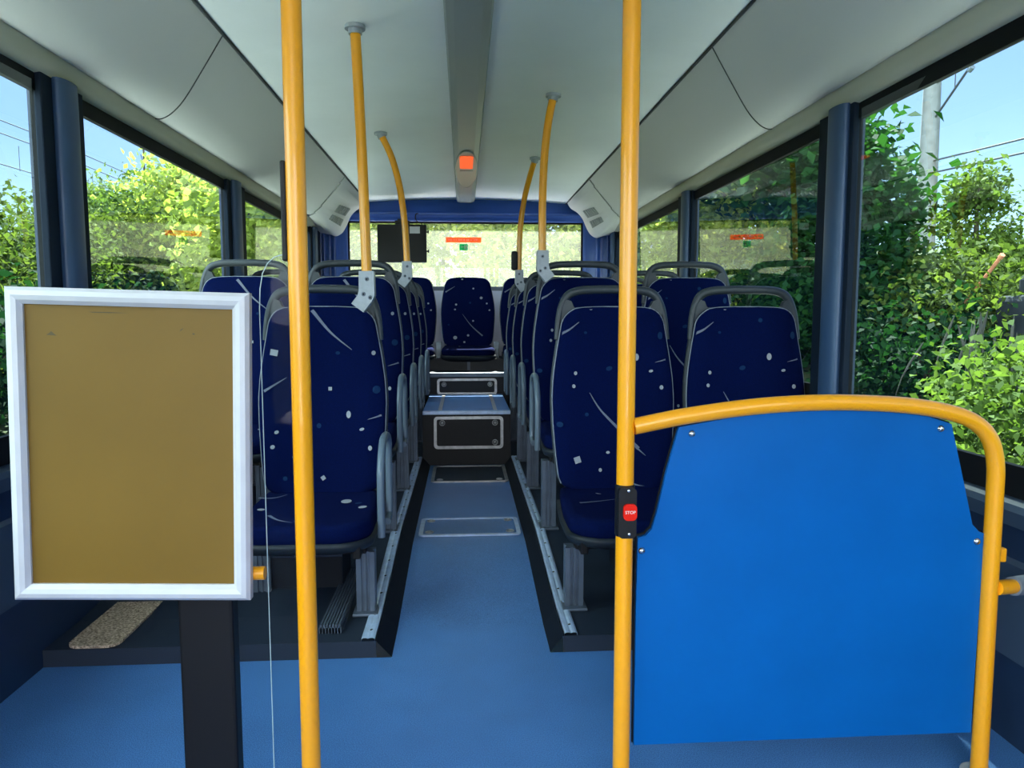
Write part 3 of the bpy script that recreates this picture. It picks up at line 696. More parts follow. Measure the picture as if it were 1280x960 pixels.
def seat(x, y, z, kind, label, group, side_handle=0, leg=None, legx=0.0):
    t = thing('bus_seat', label, 'seat', (x, y, z), group)
    C = kind == 'C'
    link('backrest', ME['back_' + kind], t); link('cushion', ME['cush_' + kind], t)
    link('back_shell', ME['shell_C' if C else 'shell'], t); link('piping', ME['pipe_C' if C else 'pipe'], t)
    link('seat_pan', ME['cshell_C' if C else 'cshell'], t)
    if not C: link('top_handle', ME['loop'], t)
    if leg:
        link('seat_frame', ME['frame'], t)
        link('leg', ME[leg], t, (legx, -.30, 0)); 
        o = link('leg', ME[leg if leg != 'leg_low' else 'leg_low'], t, (-legx, -.12, 0))
    if side_handle: link('grab_handle', ME['side'], t, (side_handle * .236, 0, 0))
    return t
ORD = ['first', 'second', 'third', 'fourth', 'fifth']
ROWY = [2.62 + .72 * k for k in range(5)]
for k, y in enumerate(ROWY):
    z = SEAT_LOW if k == 0 else SEAT_HIGH; leg = 'leg_low' if k == 0 else 'leg_high'
    extra = {('L', 0): 'low navy patterned aisle seat behind the yellow pole next to the gold board',
             ('R', 0): 'low navy patterned aisle seat behind the yellow pole with the stop button',
             ('W', 0): 'low navy patterned window seat directly behind the arched yellow rail of the blue screen',
             }
    row = ORD[k] + ' row from the front'
    seat(-.502, y, z, 'L', extra.get(('L', k), "navy patterned aisle seat in the %s on the gold board's side" % row), "aisle seats on the gold board's side", 1, leg, .186)
    seat(.540, y, z, 'R', extra.get(('R', k), "navy patterned aisle seat in the %s on the blue screen's side" % row), "aisle seats on the blue screen's side", 0 if k == 0 else -1, leg, -.190)
    if k: seat(-.970, y, z, 'L', "navy patterned window seat in the %s on the gold board's side" % row, "window seats on the gold board's side", 0, leg, .15)
    seat(1.034, y, z, 'R', extra.get(('W', k), "navy patterned window seat in the %s on the blue screen's side" % row), "window seats on the blue screen's side", 0, leg, -.15)
for k, (x, lab) in enumerate(((.032, 'navy patterned seat in the middle of the rear bench, facing down the aisle'), (-.452, "navy rear bench seat next to the middle one, on the gold board's side"), (.522, "navy rear bench seat next to the middle one, on the blue screen's side"),
                              (-.925, "navy rear bench seat in the corner on the gold board's side"), (1.000, "navy rear bench seat in the corner on the blue screen's side"))):
    seat(x, 6.17, .742, 'C', lab, 'rear bench seats')
bb = thing('bench_base', 'charcoal box base under the rear bench seats', 'base', (0.035, 6.05, SZ2))
b = MB(); b.box(-.93, .93, -.18, .235, 0.0, .092); b.build('box', M['bench'], bb)
b = MB(); b.box(-.012, .012, -.186, -.178, 0.002, .09); b.build('center_strip', M['greytrim'], bb)

# ------------------------------------------------------------------ hatches
def hatch(label, mat4, w, h, fasts, plate, name='access_hatch', r=0.025, fm=None):
    fm = fm or M['hatchalu']
    t = thing(name, label, 'hatch'); t.matrix_world = mat4
    o, i = rrect(w, h, r), rrect(w - .036, h - .036, r * .5)
    n = len(o); f = MB()
    f.add([(p[0], p[1], .007) for p in o] + [(p[0], p[1], .007) for p in i] + [(p[0], p[1], .0) for p in o] + [(p[0], p[1], .002) for p in i],
          [(k, (k + 1) % n, n + (k + 1) % n, n + k) for k in range(n)] + [(2 * n + k, 2 * n + (k + 1) % n, (k + 1) % n, k) for k in range(n)] + [(n + k, n + (k + 1) % n, 3 * n + (k + 1) % n, 3 * n + k) for k in range(n)])
    f.build('hatch_frame', fm, t)
    p = MB(); p.prism([(a * .995, c * .995) for a, c in i], 2, .0005, .004); p.build('plate', plate, t)
    for fx, fy in fasts:
        q = MB(); q.tube([(fx + .016 * math.cos(2 * PI * k / 16), fy + .016 * math.sin(2 * PI * k / 16), .006) for k in range(16)], .0032, 6, closed=True)
        q.disc_dome((fx, fy, .004), (0, 0, 1), .010, .004, 10)
        q.build('fastener', M['hatchalu'], t)
    return t
def FM(x, y, z, tilt): return Matrix.Translation((x, y, z)) @ Matrix.Rotation(tilt, 4, 'X')
zc = aisle_z(3.235)
hatch('low rectangular metal-framed hatch set in the aisle floor near the front', FM(.020, 3.225, zc + .001, 0), .44, .27, [(-.175, .09), (.175, .09), (-.175, -.085), (.175, -.085)], M['floor'], fm=M['trimalu'])
hatch('metal-framed floor hatch right in front of the first step', FM(.027, 4.33, aisle_z(4.3) + .001, 0), .44, .44, [(-.17, -.17), (.17, -.17)], M['podium'])
VR = PI / 2
hatch('black metal-framed hatch in the riser of the first step', FM(.025, YS - .001, .262, VR), .435, .205, [(-.165, .062), (.165, .062), (.165, -.062)], M['riser'])
hatch('black metal-framed hatch in the riser below the rear bench', FM(.020, Y2 - .002, .452, VR), .455, .125, [(-.175, .018), (.175, .018)], M['riser'])
for x, lab in ((-.155, "flat metal strip on the upper aisle tread, the one on the gold board's side"), (.195, "flat metal strip on the upper aisle tread, the one on the blue screen's side")):
    b = MB(); b.box(-.012, .012, YS + .03, Y2 - .02, 0, .0035, bev=.001)
    tag(b.build('floor_strip', M['hatchalu'], None, (x, 0, SZ - .004)), lab, 'strip', 'flat metal strips on the upper tread')

# dark heater boxes under the front seats
for x, lab in ((-.62, 'dark heater box under the low seats beside the gold board'), (.86, 'dark heater box under the low seats behind the blue screen')):
    hb = thing('heater_box', lab, 'box', (x, 2.52, .05), 'heater boxes under the front seats')
    b = MB(); b.box(-.32 if x > 0 else -.20, .32 if x > 0 else .20, -.02, .16, 0.0, .205, bev=.006); b.build('case', M['kick'], hb)
    b = MB(); b.box(-.30 if x > 0 else -.20, .30 if x > 0 else .20, -.026, -.018, .125, .20, bev=.002); b.build('front_panel', M['wall'], hb)
# speckled brown patch on the floor, laid as a thin rounded slab
b = MB(); b.prism([(x, y) for x, y in rrect(.145, .40, .035)], 2, 0, .008)
o = tag(b.build('speckled_floor', M['mat'], None, (-1.068, 2.30, .052)), 'small brown speckled patch on the dark floor below the gold board', 'mat')

# ------------------------------------------------------------------ yellow poles
def z_flange(x, y, z, up, parent, name='flange'):
    b = MB(); b.tube([(x, y, z), (x, y, z + up * .012)], .036, 20); b.tube([(x, y, z + up * .010), (x, y, z + up * .035)], .024, 16)
    return b.build(name, M['bracket'], parent)
def floor_pole(x, y, label):
    t = thing('grab_pole', label, 'pole', (x, y, 0), 'yellow grab poles')
    zt = ceil_z(x)
    b = MB(); b.tube([(0, 0, .01), (0, 0, zt - .01)], .0175, 24); b.build('tube', M['yellow'], t)
    z_flange(0, 0, 0, 1, t); z_flange(0, 0, zt, -1, t)
    return t
p1 = floor_pole(.3225, 1.45, 'straight yellow floor-to-ceiling pole carrying the red stop button')
hs = MB(); hs.tube([(0, 0, .553), (0, 0, .556), (0, 0, .656), (0, 0, .659)], [.0180, .0198, .0198, .0180], 20)
hs.prism([(x, z + .606) for x, z in rrect(.036, .103, .010)], 1, -.0285, -.010)
hs = hs.build('button_housing', M['black'], p1)
bt = MB(); bt.prism([(x + .004, z + .609) for x, z in rrect(.027, .033, .009)], 1, -.0345, -.028); bt.build('stop_button', M['red'], hs)
sc_ = MB(); sc_.disc_dome((.004, -.0285, .563), (0, -1, 0), .0035, .0015, 10); sc_.disc_dome((.002, -.0285, .651), (0, -1, 0), .0035, .0015, 10); sc_.build('screw', M['chrome'], hs)
fc = bpy.data.curves.new('stop_lettering', 'FONT'); fc.body = 'STOP'; fc.size = .0088; fc.align_x = 'CENTER'; fc.align_y = 'CENTER'; fc.extrude = .0003
fc.materials.append(M['whiteprint'])
tmp = bpy.data.objects.new('lettering_source', fc)
me_ = bpy.data.meshes.new_from_object(tmp); bpy.data.objects.remove(tmp); bpy.data.curves.remove(fc)
me_.transform(Matrix.Translation((.004, -.0349, .609)) @ Matrix.Rotation(PI / 2, 4, 'X'))
link('stop_lettering', me_, hs)
p2 = floor_pole(-.294, 1.35, 'straight yellow floor-to-ceiling pole standing next to the gold board')
b = MB(); b.box(-.026, -.016, -.008, .012, 1.094, 1.268, bev=.003); b.build('edge_guard', M['black'], p2)

def seat_pole(pts, bx, by, bz, dirx, label, lean=0.0):
    """pole standing on a cast bracket at a seat back's upper corner; pts from bracket to ceiling (absolute)"""
    t = thing('grab_pole', label, 'pole', (bx, by, bz), 'yellow grab poles')
    P = [Vector(p) - Vector((bx, by, bz)) for p in pts]
    b = MB(); b.tube(smooth_path(P, 6), .0172, 20); b.build('tube', M['yellow'], t)
    e = P[-1]; d = (P[-1] - P[-2]).normalized()
    q = MB(); q.tube([e - d * .02, e + d * .004], .0225, 16); q.tube([(e.x, e.y, e.z - .004), (e.x, e.y, e.z + .008)], .034, 18); q.build('ceiling_mount', M['bracket'], t)
    k = MB(); s = dirx
    poly = [(-.025, .112), (.025, .112), (.027, .030), (.018 , .010), (-.012, -.028), (-.052, .002), (-.030, .030), (-.026, .045)]
    poly = [(p[0] * (1 if s < 0 else -1), p[1]) for p in poly]
    k.prism(poly, 1, -.024, .022)
    kb = k.build('bracket', M['bracket'], t)
    w = MB()
    for (x, z) in ((.002, .085), (-.010, .034), (.012, .022)):
        w.disc_dome((x * (1 if s < 0 else -1), -.024, z), (0, -1, 0), .0075, .003, 12, 0)
        w.disc_dome((x * (1 if s < 0 else -1), -.0265, z), (0, -1, 0), .0035, .001, 8, 1)
    w.build('bolt', [M['greytrim'], M['black']], kb)
    return t
def Zt(x): return ceil_z(x) - .008
yb = 2.585
seat_pole([(-.331, yb, 1.10), (-.333, yb, 1.2), (-.337, yb, 1.4), (-.343, yb, 1.6), (-.350, yb, 1.8), (-.356, yb, Zt(-.36))], -.331, yb, 1.035, -1, "yellow pole rising from the low aisle seat on the gold board's side")
yb = 4.03
seat_pole([(-.303, yb, 1.22), (-.304, yb, 1.32), (-.314, yb, 1.50), (-.338, yb, 1.68), (-.378, yb, 1.83), (-.432, yb, Zt(-.43))], -.303, yb, 1.170, -1, "curved yellow pole on the third row seat in front of the black box")
yb = 3.31
seat_pole([(.350, yb, 1.22), (.349, yb, 1.32), (.349, yb, 1.5), (.356, yb, 1.68), (.372, yb, 1.83), (.395, yb, Zt(.39))], .350, yb, 1.170, 1, "yellow pole rising from the second row seat on the blue screen's side")
yb = 4.75
t4 = seat_pole([(.353, yb, 1.22), (.352, yb, 1.34), (.360, yb - .01, 1.55), (.382, yb - .04, 1.72), (.412, yb - .09, 1.85), (.440, yb - .14, Zt(.44))], .353, yb, 1.170, 1, 'curved yellow pole in the fourth row with a black button box')
b = MB(); b.box(-.050, -.010, -.026, .026, .110, .230, bev=.012); b.build('button_box', M['black'], t4)

# ------------------------------------------------------------------ blue screen with its yellow hoop
ps = thing('partition_screen', 'bright blue partition screen under an arched yellow tube rail', 'partition', (.72, 1.45, 0))
ox = .72
hp = [(.339, .776), (.45, .797), (.60, .8155), (.75, .8215), (.90, .8145), (1.0, .798), (1.055, .776), (1.088, .742), (1.1035, .69), (1.106, .62), (1.107, .4), (1.109, .012)]
b = MB(); b.tube([Vector((p.x, 0, p.y)) for p in smooth_path([(x - ox, z, 0) for x, z in hp], 7)], .0168, 22)
rail = b.build('hoop_rail', M['yellow'], ps)
b = MB(); b.tube([(1.109 - ox, 0, 0), (1.109 - ox, 0, .012)], .036, 18); b.build('foot_flange', M['bracket'], rail)
b = MB(); b.tube([(1.118 - ox, -.005, .425), (1.18 - ox, .02, .418)], .0155, 16); b.build('wall_stub', M['yellow'], rail)
b = MB(); b.tube([(1.172 - ox, .017, .419), (1.262 - ox, .055, .408)], [.020, .023], 18); b.build('wall_collar', M['greytrim'], rail)
b = MB(); b.box(1.120 - ox, 1.142 - ox, .0, .014, .478, .508, bev=.003); b.build('clip', M['yellow'], rail)
lft = [(.432, .773), (.408, .680), (.390, .597), (.380, .563), (.368, .550), (.352, .546), (.350, .40), (.350, .10)]
rgt = [(1.088, .10), (1.092, .540), (1.080, .5445), (1.064, .560), (1.056, .590), (1.040, .650), (1.006, .774)]
top = [(.95, .792), (.85, .802), (.75, .8055), (.65, .8025), (.55, .7935)]
out = [(x - ox, z) for x, z in lft + rgt + top]
b = MB(); b.prism(out, 1, .004, .014); pan = b.build('screen_panel', M['panel'], ps)
b = MB(); b.prism([(x * 1.006, z + (.003 if z > .5 else 0)) for x, z in out], 1, .014, .020); b.build('backing_edge', M['rubber'], ps)
for k, (x, z) in enumerate(((.459, .7595), (.983, .7645), (.360, .5185), (1.076, .5235))):
    b = MB(); b.disc_dome((x - ox, .004, z), (0, -1, 0), .0075, .0055, 14); b.build('bolt', M['chrome'], pan)

# ------------------------------------------------------------------ gold board in its white snap frame, its post and glass
pb = thing('poster_frame', 'white metal frame around a blank tan-gold sheet', 'poster frame', (-.5865, 1.33, .766)); pb.rotation_euler = (0, math.radians(1.6), 0)
W, Hh, fw_ = .410, .553, .029
b = MB()
cr = [(-W / 2, -Hh / 2), (W / 2, -Hh / 2), (W / 2, Hh / 2), (-W / 2, Hh / 2)]
prof = [(0, .012), (0, -.004), (.006, -.011), (.014, -.013), (.022, -.011), (fw_, -.004), (fw_, .004)]
for i in range(4):
    a, c = cr[i], cr[(i + 1) % 4]
    def corner(p, q, s):   # mitred point: p corner, s inset
        return (p[0] - math.copysign(s, p[0]), p[1] - math.copysign(s, p[1]))
    vs = [(*corner(a, None, s),) for s, d in prof]; ve = [(*corner(c, None, s),) for s, d in prof]
    V = [(p[0], d, p[1]) for p, (s, d) in zip(vs, prof)] + [(p[0], d, p[1]) for p, (s, d) in zip(ve, prof)]
    k = len(prof); b.add(V, [(j, j + 1, k + j + 1, k + j) for j in range(k - 1)])
b.build('frame_profile', M['white_metal'], pb)
b = MB(); b.box(-W / 2 + .01, W / 2 - .01, .001, .010, -Hh / 2 + .01, Hh / 2 - .01)
sh = b.build('sheet', M['gold'], pb)
def stain(x, z, pts):
    b = MB(); b.add([(x + p[0], .0005, z + p[1]) for p in pts], [tuple(range(len(pts)))]); b.build('stain', M['stain'], sh)
stain(-.133, .197, [(-.008, -.002), (.010, -.003), (.006, .000), (.001, .0045), (-.003, .001)])
stain(.087, .209, [(-.003, -.003), (.002, .001), (.004, .004), (-.001, .001)]); stain(.108, .203, [(-.002, -.0015), (.002, -.0015), (.002, .001), (-.002, .0015)])
stain(-.05, .236, [(-.012, -.0006), (.03, -.0003), (.05, .0004), (.01, .0012), (-.02, .0008)])

b = MB(); b.box(-W / 2 + .004, W / 2 - .004, .010, .016, -Hh / 2 + .004, Hh / 2 - .004); b.build('back_board', M['black'], pb)
pp = thing('partition_post', 'dark post with a yellow stub holding the glass behind the gold board', 'post', (-.485, 1.385, 0))
b = MB(); b.box(-.05, .05, -.02, .02, 0, .98, bev=.006); b.build('post', M['black'], pp)
b = MB(); b.box(-.07, .07, -.04, .04, 0, .012, bev=.003); b.build('foot_plate', M['black'], pp)
b = MB(); b.box(-.22, .06, -.036, -.016, .56, .96, bev=.003); b.build('mount_plate', M['black'], pp)
b = MB(); b.tube([(.02, -.03, .524), (.115, -.030, .524)], .0125, 14); b.build('stub', M['yellow'], pp)
gp = thing('glass_partition', 'narrow clear glass panel with a rounded corner against the yellow pole', 'glass panel', (-.34, 1.352, 0))
po = [(-.024, .06), (.028, .06), (.028, 1.105), (.016, 1.105), (.004, 1.101), (-.008, 1.090), (-.017, 1.072), (-.022, 1.045), (-.024, 1.01)]
# the panel leans out slightly over its height like the edge it is held by
b = MB(); b.prism(po, 1, -.003, .003); b.build('pane', M['clear'], gp)
b = MB(); b.tube([(x, 0, z) for x, z in po[2:] + po[:1]], .0009, 6); b.build('polished_edge', M['glassedge'], gp)
b = MB(); b.box(-.03, .03, -.012, .012, 0, .065, bev=.003); b.build('foot_clamp', M['bracket'], gp)

# ------------------------------------------------------------------ black box hanging at the rear window
mo = thing('monitor', 'black box with a white label hanging in front of the rear window', 'monitor', (-.500, 6.16, 1.575))
b = MB(); b.box(-.198, .198, -.03, .03, -.152, .152, bev=.008); b.build('case', M['screenblack'], mo)
b = MB(); b.box(.064, .146, -.0315, -.029, .080, .135); b.build('label', M['label'], mo)
for z in (.095, -.06):
    b = MB(); b.tube([(.196, 0, z), (.208, 0, z), (.208, 0, z), (.218, 0, z)], [.006, .006, .013, .013], 14); b.build('knob', M['black'], mo)
b = MB(); b.tube(smooth_path([(.165, .0, .150), (.155, 0, .165), (.125, .03, .180), (.105, .07, .215), (.108, .11, .252), (.125, .118, .258)], 6), .0045, 8); b.build('cable', M['black'], mo)
b = MB(); b.box(-.06, .06, .030, .045, -.05, .19, bev=.003); b.box(-.04, .04, .030, .150, .19, .205, bev=.003); b.build('mounting_arm', M['screenblack'], mo)

# ------------------------------------------------------------------ exit stickers on the panes
def sticker(loc, ry, label, w=.36, name='exit_sticker'):
    """ry 0: on the rear pane facing -Y; +-90: on a side pane"""
    t = thing(name, label, 'sticker', loc); t.rotation_euler = (0, 0, ry)
    b = MB(); b.box(-w / 2, w / 2, -.0006, .0, -.022, .022); bar = b.build('bar', M['orange'], t)
    b = MB(); rnd = random.Random(7); x = -w / 2 + .02
    while x < w / 2 - .03:
        q = rnd.uniform(.006, .016); b.box(x, x + q, -.0010, -.0005, -.007, .007); x += q + rnd.choice((.004, .004, .012))
    b.build('print', M['vinylprint'], bar)
    b = MB(); b.box(-.035, .035, -.0006, 0, -.088, -.035); sq = b.build('pictogram', M['green'], t)
    b = MB(); b.box(.004, .028, -.0010, -.0005, -.080, -.043); b.prism([(-.026, -.058), (-.012, -.046), (-.012, -.054), (.0, -.054), (.0, -.062), (-.012, -.062), (-.012, -.070)], 1, -.0010, -.0005); b.build('print', M['vinylprint'], sq)
    return t
sticker((.0, YB + .0275, 1.630), 0, 'orange emergency exit sticker on the dusty rear window', .30)

# ------------------------------------------------------------------ outside
GZ = -0.55
b = MB()
def terr(u, v):
    x = -60 + 120 * u; y = -30 + 110 * v; a = abs(x)
    z = GZ
    if x > 2.6: z += min(1.6, (x - 2.6) * .22)
    if x < -3.2: z += min(2.2, (-x - 3.2) * .24)
    if y > 9: z += min(1.5, (y - 9) * .2)
    return (x, y, z + .06 * math.sin(x * 1.3) * math.cos(y * .9))
b.grid(96, 80, terr)
struct(b.build('ground', M['ground'], fix=False), 'grassy verge and banks around the bus')
pv = MB(); pv.box(-3.1, 2.55, -14, 8.6, GZ - .1, GZ + .02)  # added bright ground, bounces sun up through the windows
struct(pv.build('pavement', M['pave']), 'pale pavement under the bus, added to bounce sunlight into it')
def ground_z(x, y):
    z = GZ
    if x > 2.6: z += min(1.6, (x - 2.6) * .22)
    if x < -3.2: z += min(2.2, (-x - 3.2) * .24)
    if y > 9: z += min(1.5, (y - 9) * .2)
    return z
RNG = np.random.default_rng(11)
def leaf_mesh(name, blobs, per, clump, leaf, mat, up=0.3, per_clump=22, spread=0.16):
    """leaves set on twig clumps over the shells of ellipsoids: blobs = (cx, cy, cz, rx, ry, rz)"""
    cents = []
    for (cx, cy, cz, rx, ry, rz) in blobs:
        n = max(4, int(per * (rx * ry + rx * rz + ry * rz) / 3))
        d = RNG.normal(size=(n, 3)); d /= np.linalg.norm(d, axis=1)[:, None]
        rad = RNG.uniform(.55, 1.08, n) ** 0.6
        rad *= 1 + .16 * np.sin(d[:, 0] * 5 + cx * 3) * np.cos(d[:, 2] * 6 + cy) + .08 * RNG.normal(size=n)
        cents.append(np.array([cx, cy, cz]) + d * rad[:, None] * np.array([rx, ry, rz]))
    Cc = np.concatenate(cents); n = len(Cc) * per_clump
    P = np.repeat(Cc, per_clump, 0) + RNG.normal(size=(n, 3)) * spread
    nrm = RNG.normal(size=(n, 3)); nrm[:, 2] = np.abs(nrm[:, 2]) + up; nrm /= np.linalg.norm(nrm, axis=1)[:, None]
    t = RNG.normal(size=(n, 3)); t -= nrm * (t * nrm).sum(1)[:, None]; t /= np.linalg.norm(t, axis=1)[:, None]
    s = np.cross(nrm, t); L = leaf * RNG.uniform(.6, 1.25, n)[:, None]
    v0 = P - t * L * .5; v2 = P + t * L * .5 - nrm * L * .12; v1 = P + s * L * .32 + nrm * L * .08 - t * L * .05; v3 = P - s * L * .32 + nrm * L * .08 - t * L * .05
    V = np.stack([v0, v1, v2, v3], 1).reshape(-1, 3)
    me = bpy.data.meshes.new(name)
    me.vertices.add(len(V)); me.vertices.foreach_set('co', V.ravel().astype(np.float32))
    me.loops.add(4 * n); me.loops.foreach_set('vertex_index', np.arange(4 * n, dtype=np.int32))
    me.polygons.add(n); me.polygons.foreach_set('loop_start', np.arange(0, 4 * n, 4, dtype=np.int32))
    me.materials.append(mat); me.update(calc_edges=True); me.validate()
    return me
def plant(name, label, cat, x, y, blobs, mat, trunk=(0.06, 1.2), leaf=.12, per=90, group=None, barkmat='barkdark', spread=.16, stems=None, per_clump=22, up=.3):
    z = ground_z(x, y) - .04
    t = thing(name, label, cat, (x, y, z), group)
    link('foliage', leaf_mesh('foliage', [(bx, by, bz - z, rx, ry, rz) for bx, by, bz, rx, ry, rz in blobs], per, 0, leaf, mat, up, per_clump, spread), t)
    b = MB()
    if stems:
        for st in stems: b.tube(smooth_path([(p[0] - x, p[1] - y, p[2] - z) for p in st[0]], 5), [st[1] * (1 - .55 * i / (5 * (len(st[0]) - 1))) for i in range(5 * (len(st[0]) - 1) + 1)], 10)
    else:
        for (bx, by, bz, rx, ry, rz) in blobs:
            b.tube(smooth_path([(random.uniform(-.1, .1), random.uniform(-.1, .1), 0), (bx * .4, by * .4, (bz - z) * .5), (bx, by, bz - z + rz * .3)], 5), [trunk[0] * (1 - .07 * i) for i in range(11)], 7)
    b.build('trunk', M[barkmat], t)
    return t
# --- gold board's side: a sunlit row of shrubs under open sky
SHR = [(-5.6, 8.0, 2.3, .9, 1.2, 'squat sunlit shrub outside the front side window, ahead of the wide dark pillar', 'leafL'),
       (-5.8, 10.6, 2.55, .9, 1.3, 'yellow-green shrub seen past the wide dark pillar by the gold board', 'leafL'),
       (-6.2, 13.2, 3.25, 1.1, 1.4, 'rounded bright shrub rising highest in the middle of the window above the gold board', 'leafB'),
       (-6.4, 15.9, 3.20, 1.1, 1.4, 'pale shrub in the dip between two taller ones above the gold board', 'leafL'),
       (-6.4, 18.9, 4.7, 1.3, 1.5, 'tall sunlit tree crown outside the window above the gold board', 'leafL'),
       (-6.6, 22.8, 4.9, 1.3, 1.6, 'bright tree crown outside the second side window past the gold board', 'leafB'),
       (-6.8, 27.5, 5.0, 1.4, 2.0, 'distant bright tree crown by the yellow pole next to the gold board', 'leafL')]
for i, (x, y, top_, rx, ry, lab, mt) in enumerate(SHR):
    g = ground_z(x, y); hh = top_ - g
    bl = [(0, 0, g + hh * .36, rx, ry, hh * .40), (.15, .3, g + hh * .74, rx * .72, ry * .70, hh * .24), (.4, -.6, g + hh * .5, rx * .7, ry * .6, hh * .30), (-.2, .8, g + hh * .55, rx * .7, ry * .6, hh * .30)]
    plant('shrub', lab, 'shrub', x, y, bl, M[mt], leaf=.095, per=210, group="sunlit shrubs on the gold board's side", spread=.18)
# lower dark-leaved hedge in front of them
for i, (x, y, lab) in enumerate(((-4.6, 6.8, 'low dark green bush outside by the wide dark pillar'), (-4.9, 10.0, 'low dark green bush under the yellow-green shrub above the gold board'), (-5.0, 13.4, 'low dark green bush at the foot of the rounded bright shrub'), (-5.2, 17.5, 'low dark green bush at the foot of the tall sunlit crown'))):
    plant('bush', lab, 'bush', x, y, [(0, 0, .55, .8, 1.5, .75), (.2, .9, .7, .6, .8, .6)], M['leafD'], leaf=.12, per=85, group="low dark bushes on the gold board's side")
# --- behind the bus
for i, (x, y, top_, mt, lab) in enumerate(((-2.6, 11.5, 3.6, 'leafP', "pale overexposed tree behind the rear window's corner nearest the black box"), (-.6, 12.6, 3.9, 'leafP', 'pale overexposed tree straight behind the rear window'), (1.5, 11.8, 3.7, 'leafP', "pale overexposed tree behind the rear window near the blue screen's side"), (3.6, 13.0, 3.6, 'leafP', 'pale tree outside the rear corner beyond the rearmost seats'), (-4.6, 13.5, 3.8, 'leafP', "pale tree outside the rear corner on the gold board's side"))):
    g = ground_z(x, y); hh = top_ - g
    plant('tree', lab, 'tree', x, y, [(0, 0, g + hh * .42, 1.3, 1.0, hh * .46), (.5, -.3, g + hh * .75, .9, .8, hh * .26), (-.5, -.4, g + hh * .6, .9, .8, hh * .3)], M[mt], leaf=.14, per=130, group='pale trees behind the bus', spread=.18)
# --- blue screen's side
tx, ty = 4.95, 11.35
g = ground_z(tx, ty)
plant('tree', 'leafy tree filling the side window between the two pillars by the blue screen', 'tree', tx, ty,
      [(-.2, .2, 3.6, 1.5, 1.7, .75), (-.6, -1.2, 3.1, .9, 1.1, .45), (.6, 1.2, 3.0, .9, 1.4, .6), (.2, 3.0, 3.1, .8, 1.4, .7), (.2, -1.9, 2.5, .7, .8, .5), (-.2, -.9, 1.45, .55, .6, .30)],
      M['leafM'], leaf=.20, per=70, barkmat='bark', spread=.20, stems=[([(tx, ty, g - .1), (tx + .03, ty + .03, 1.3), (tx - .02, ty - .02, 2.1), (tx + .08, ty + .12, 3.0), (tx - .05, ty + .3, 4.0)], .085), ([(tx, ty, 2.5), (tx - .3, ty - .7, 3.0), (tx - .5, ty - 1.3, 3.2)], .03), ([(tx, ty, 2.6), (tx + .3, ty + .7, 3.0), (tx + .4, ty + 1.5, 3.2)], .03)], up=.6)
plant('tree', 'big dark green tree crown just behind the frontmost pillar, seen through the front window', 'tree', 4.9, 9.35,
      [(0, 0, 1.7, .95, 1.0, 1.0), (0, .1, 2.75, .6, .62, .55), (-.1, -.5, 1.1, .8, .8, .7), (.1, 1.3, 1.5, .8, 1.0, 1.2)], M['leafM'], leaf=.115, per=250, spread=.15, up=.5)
BK = [(5.3, 7.9, 1.72, .8, 'leafL', 'pale green shrub below the concrete mast outside the front window'),
      (5.7, 7.75, 1.62, .6, 'leafL', 'yellow-green shrub leaning towards the orange pipe'),
      (4.6, 7.2, 1.15, .8, 'leafD', 'dark shaded bush low outside the front window'),
      (6.2, 12.8, 1.9, 1.4, 'leafD', 'dark bush low behind the leafy tree between the two pillars'),
      (5.8, 16.0, 2.6, 1.6, 'leafM', "green bush outside the second window on the blue screen's side"),
      (5.6, 20.0, 3.6, 1.8, 'leafL', "sunlit bush outside the rearmost window on the blue screen's side"),
      (5.2, 26.0, 4.4, 2.2, 'leafL', "distant sunlit tree outside the rearmost window on the blue screen's side")]
for x, y, top_, rx, mt, lab in BK:
    g = ground_z(x, y); hh = top_ - g
    plant('shrub', lab, 'shrub', x, y, [(0, 0, g + hh * .42, rx, rx, hh * .46), (.2, .3, g + hh * .72, rx * .65, rx * .7, hh * .27), (-.2, -.5, g + hh * .45, rx * .7, rx * .6, hh * .34)], M[mt], leaf=.09, per=190, group="shrubs on the blue screen's side", spread=.15)
plant('ivy_stump', 'square ivy-clad stump standing against the sky beside the concrete mast', 'ivy', 7.6, 10.65,
      [(0, 0, 2.2, .50, .50, .70), (-.1, -.1, 2.85, .36, .36, .30), (.6, -.9, 1.45, .9, .8, .75), (1.5, -1.2, 1.9, .8, .8, .7)], M['leafB'], leaf=.10, per=330, spread=.10)
plant('bush', 'brightly sunlit bush close to the front window above the yellow hoop', 'bush', 3.15, 3.75,
      [(0, 0, .32, .62, .70, .52), (.25, -.75, .25, .60, .7, .50), (-.28, -1.1, .02, .50, .7, .42), (.3, .55, .30, .5, .5, .55), (-.2, .35, .0, .45, .5, .45)], M['leafB'], leaf=.065, per=480, spread=.09, per_clump=18, trunk=(.015, .5))
plant('bush', 'low bright weeds under the front window beside the blue screen', 'bush', 2.35, 2.05,
      [(0, 0, -.02, .42, .7, .36), (.3, .6, .1, .4, .5, .42), (.1, -.7, -.05, .4, .6, .36)], M['leafB'], leaf=.06, per=480, spread=.08, per_clump=18, trunk=(.012, .5))
# dry grass heads
b = MB(); rnd = random.Random(3)
gx, gy = 4.0, 5.4
for k in range(26):
    x, y = rnd.uniform(-.5, .5), rnd.uniform(-.5, .5); hgt = rnd.uniform(.95, 1.3)
    b.tube(smooth_path([(x, y, 0), (x + rnd.uniform(-.05, .05), y, hgt * .6), (x + rnd.uniform(-.18, .18), y + rnd.uniform(-.1, .1), hgt)], 4), [.004, .003, .003, .003, .003, .006, .010, .010, .003], 5)
o = b.build('dry_grass', M['drygrass'], None, (gx, gy, ground_z(gx, gy) - .02)); tag(o, 'tuft of grey dry grass heads behind the bright bush', 'grass'); o['kind'] = 'stuff'
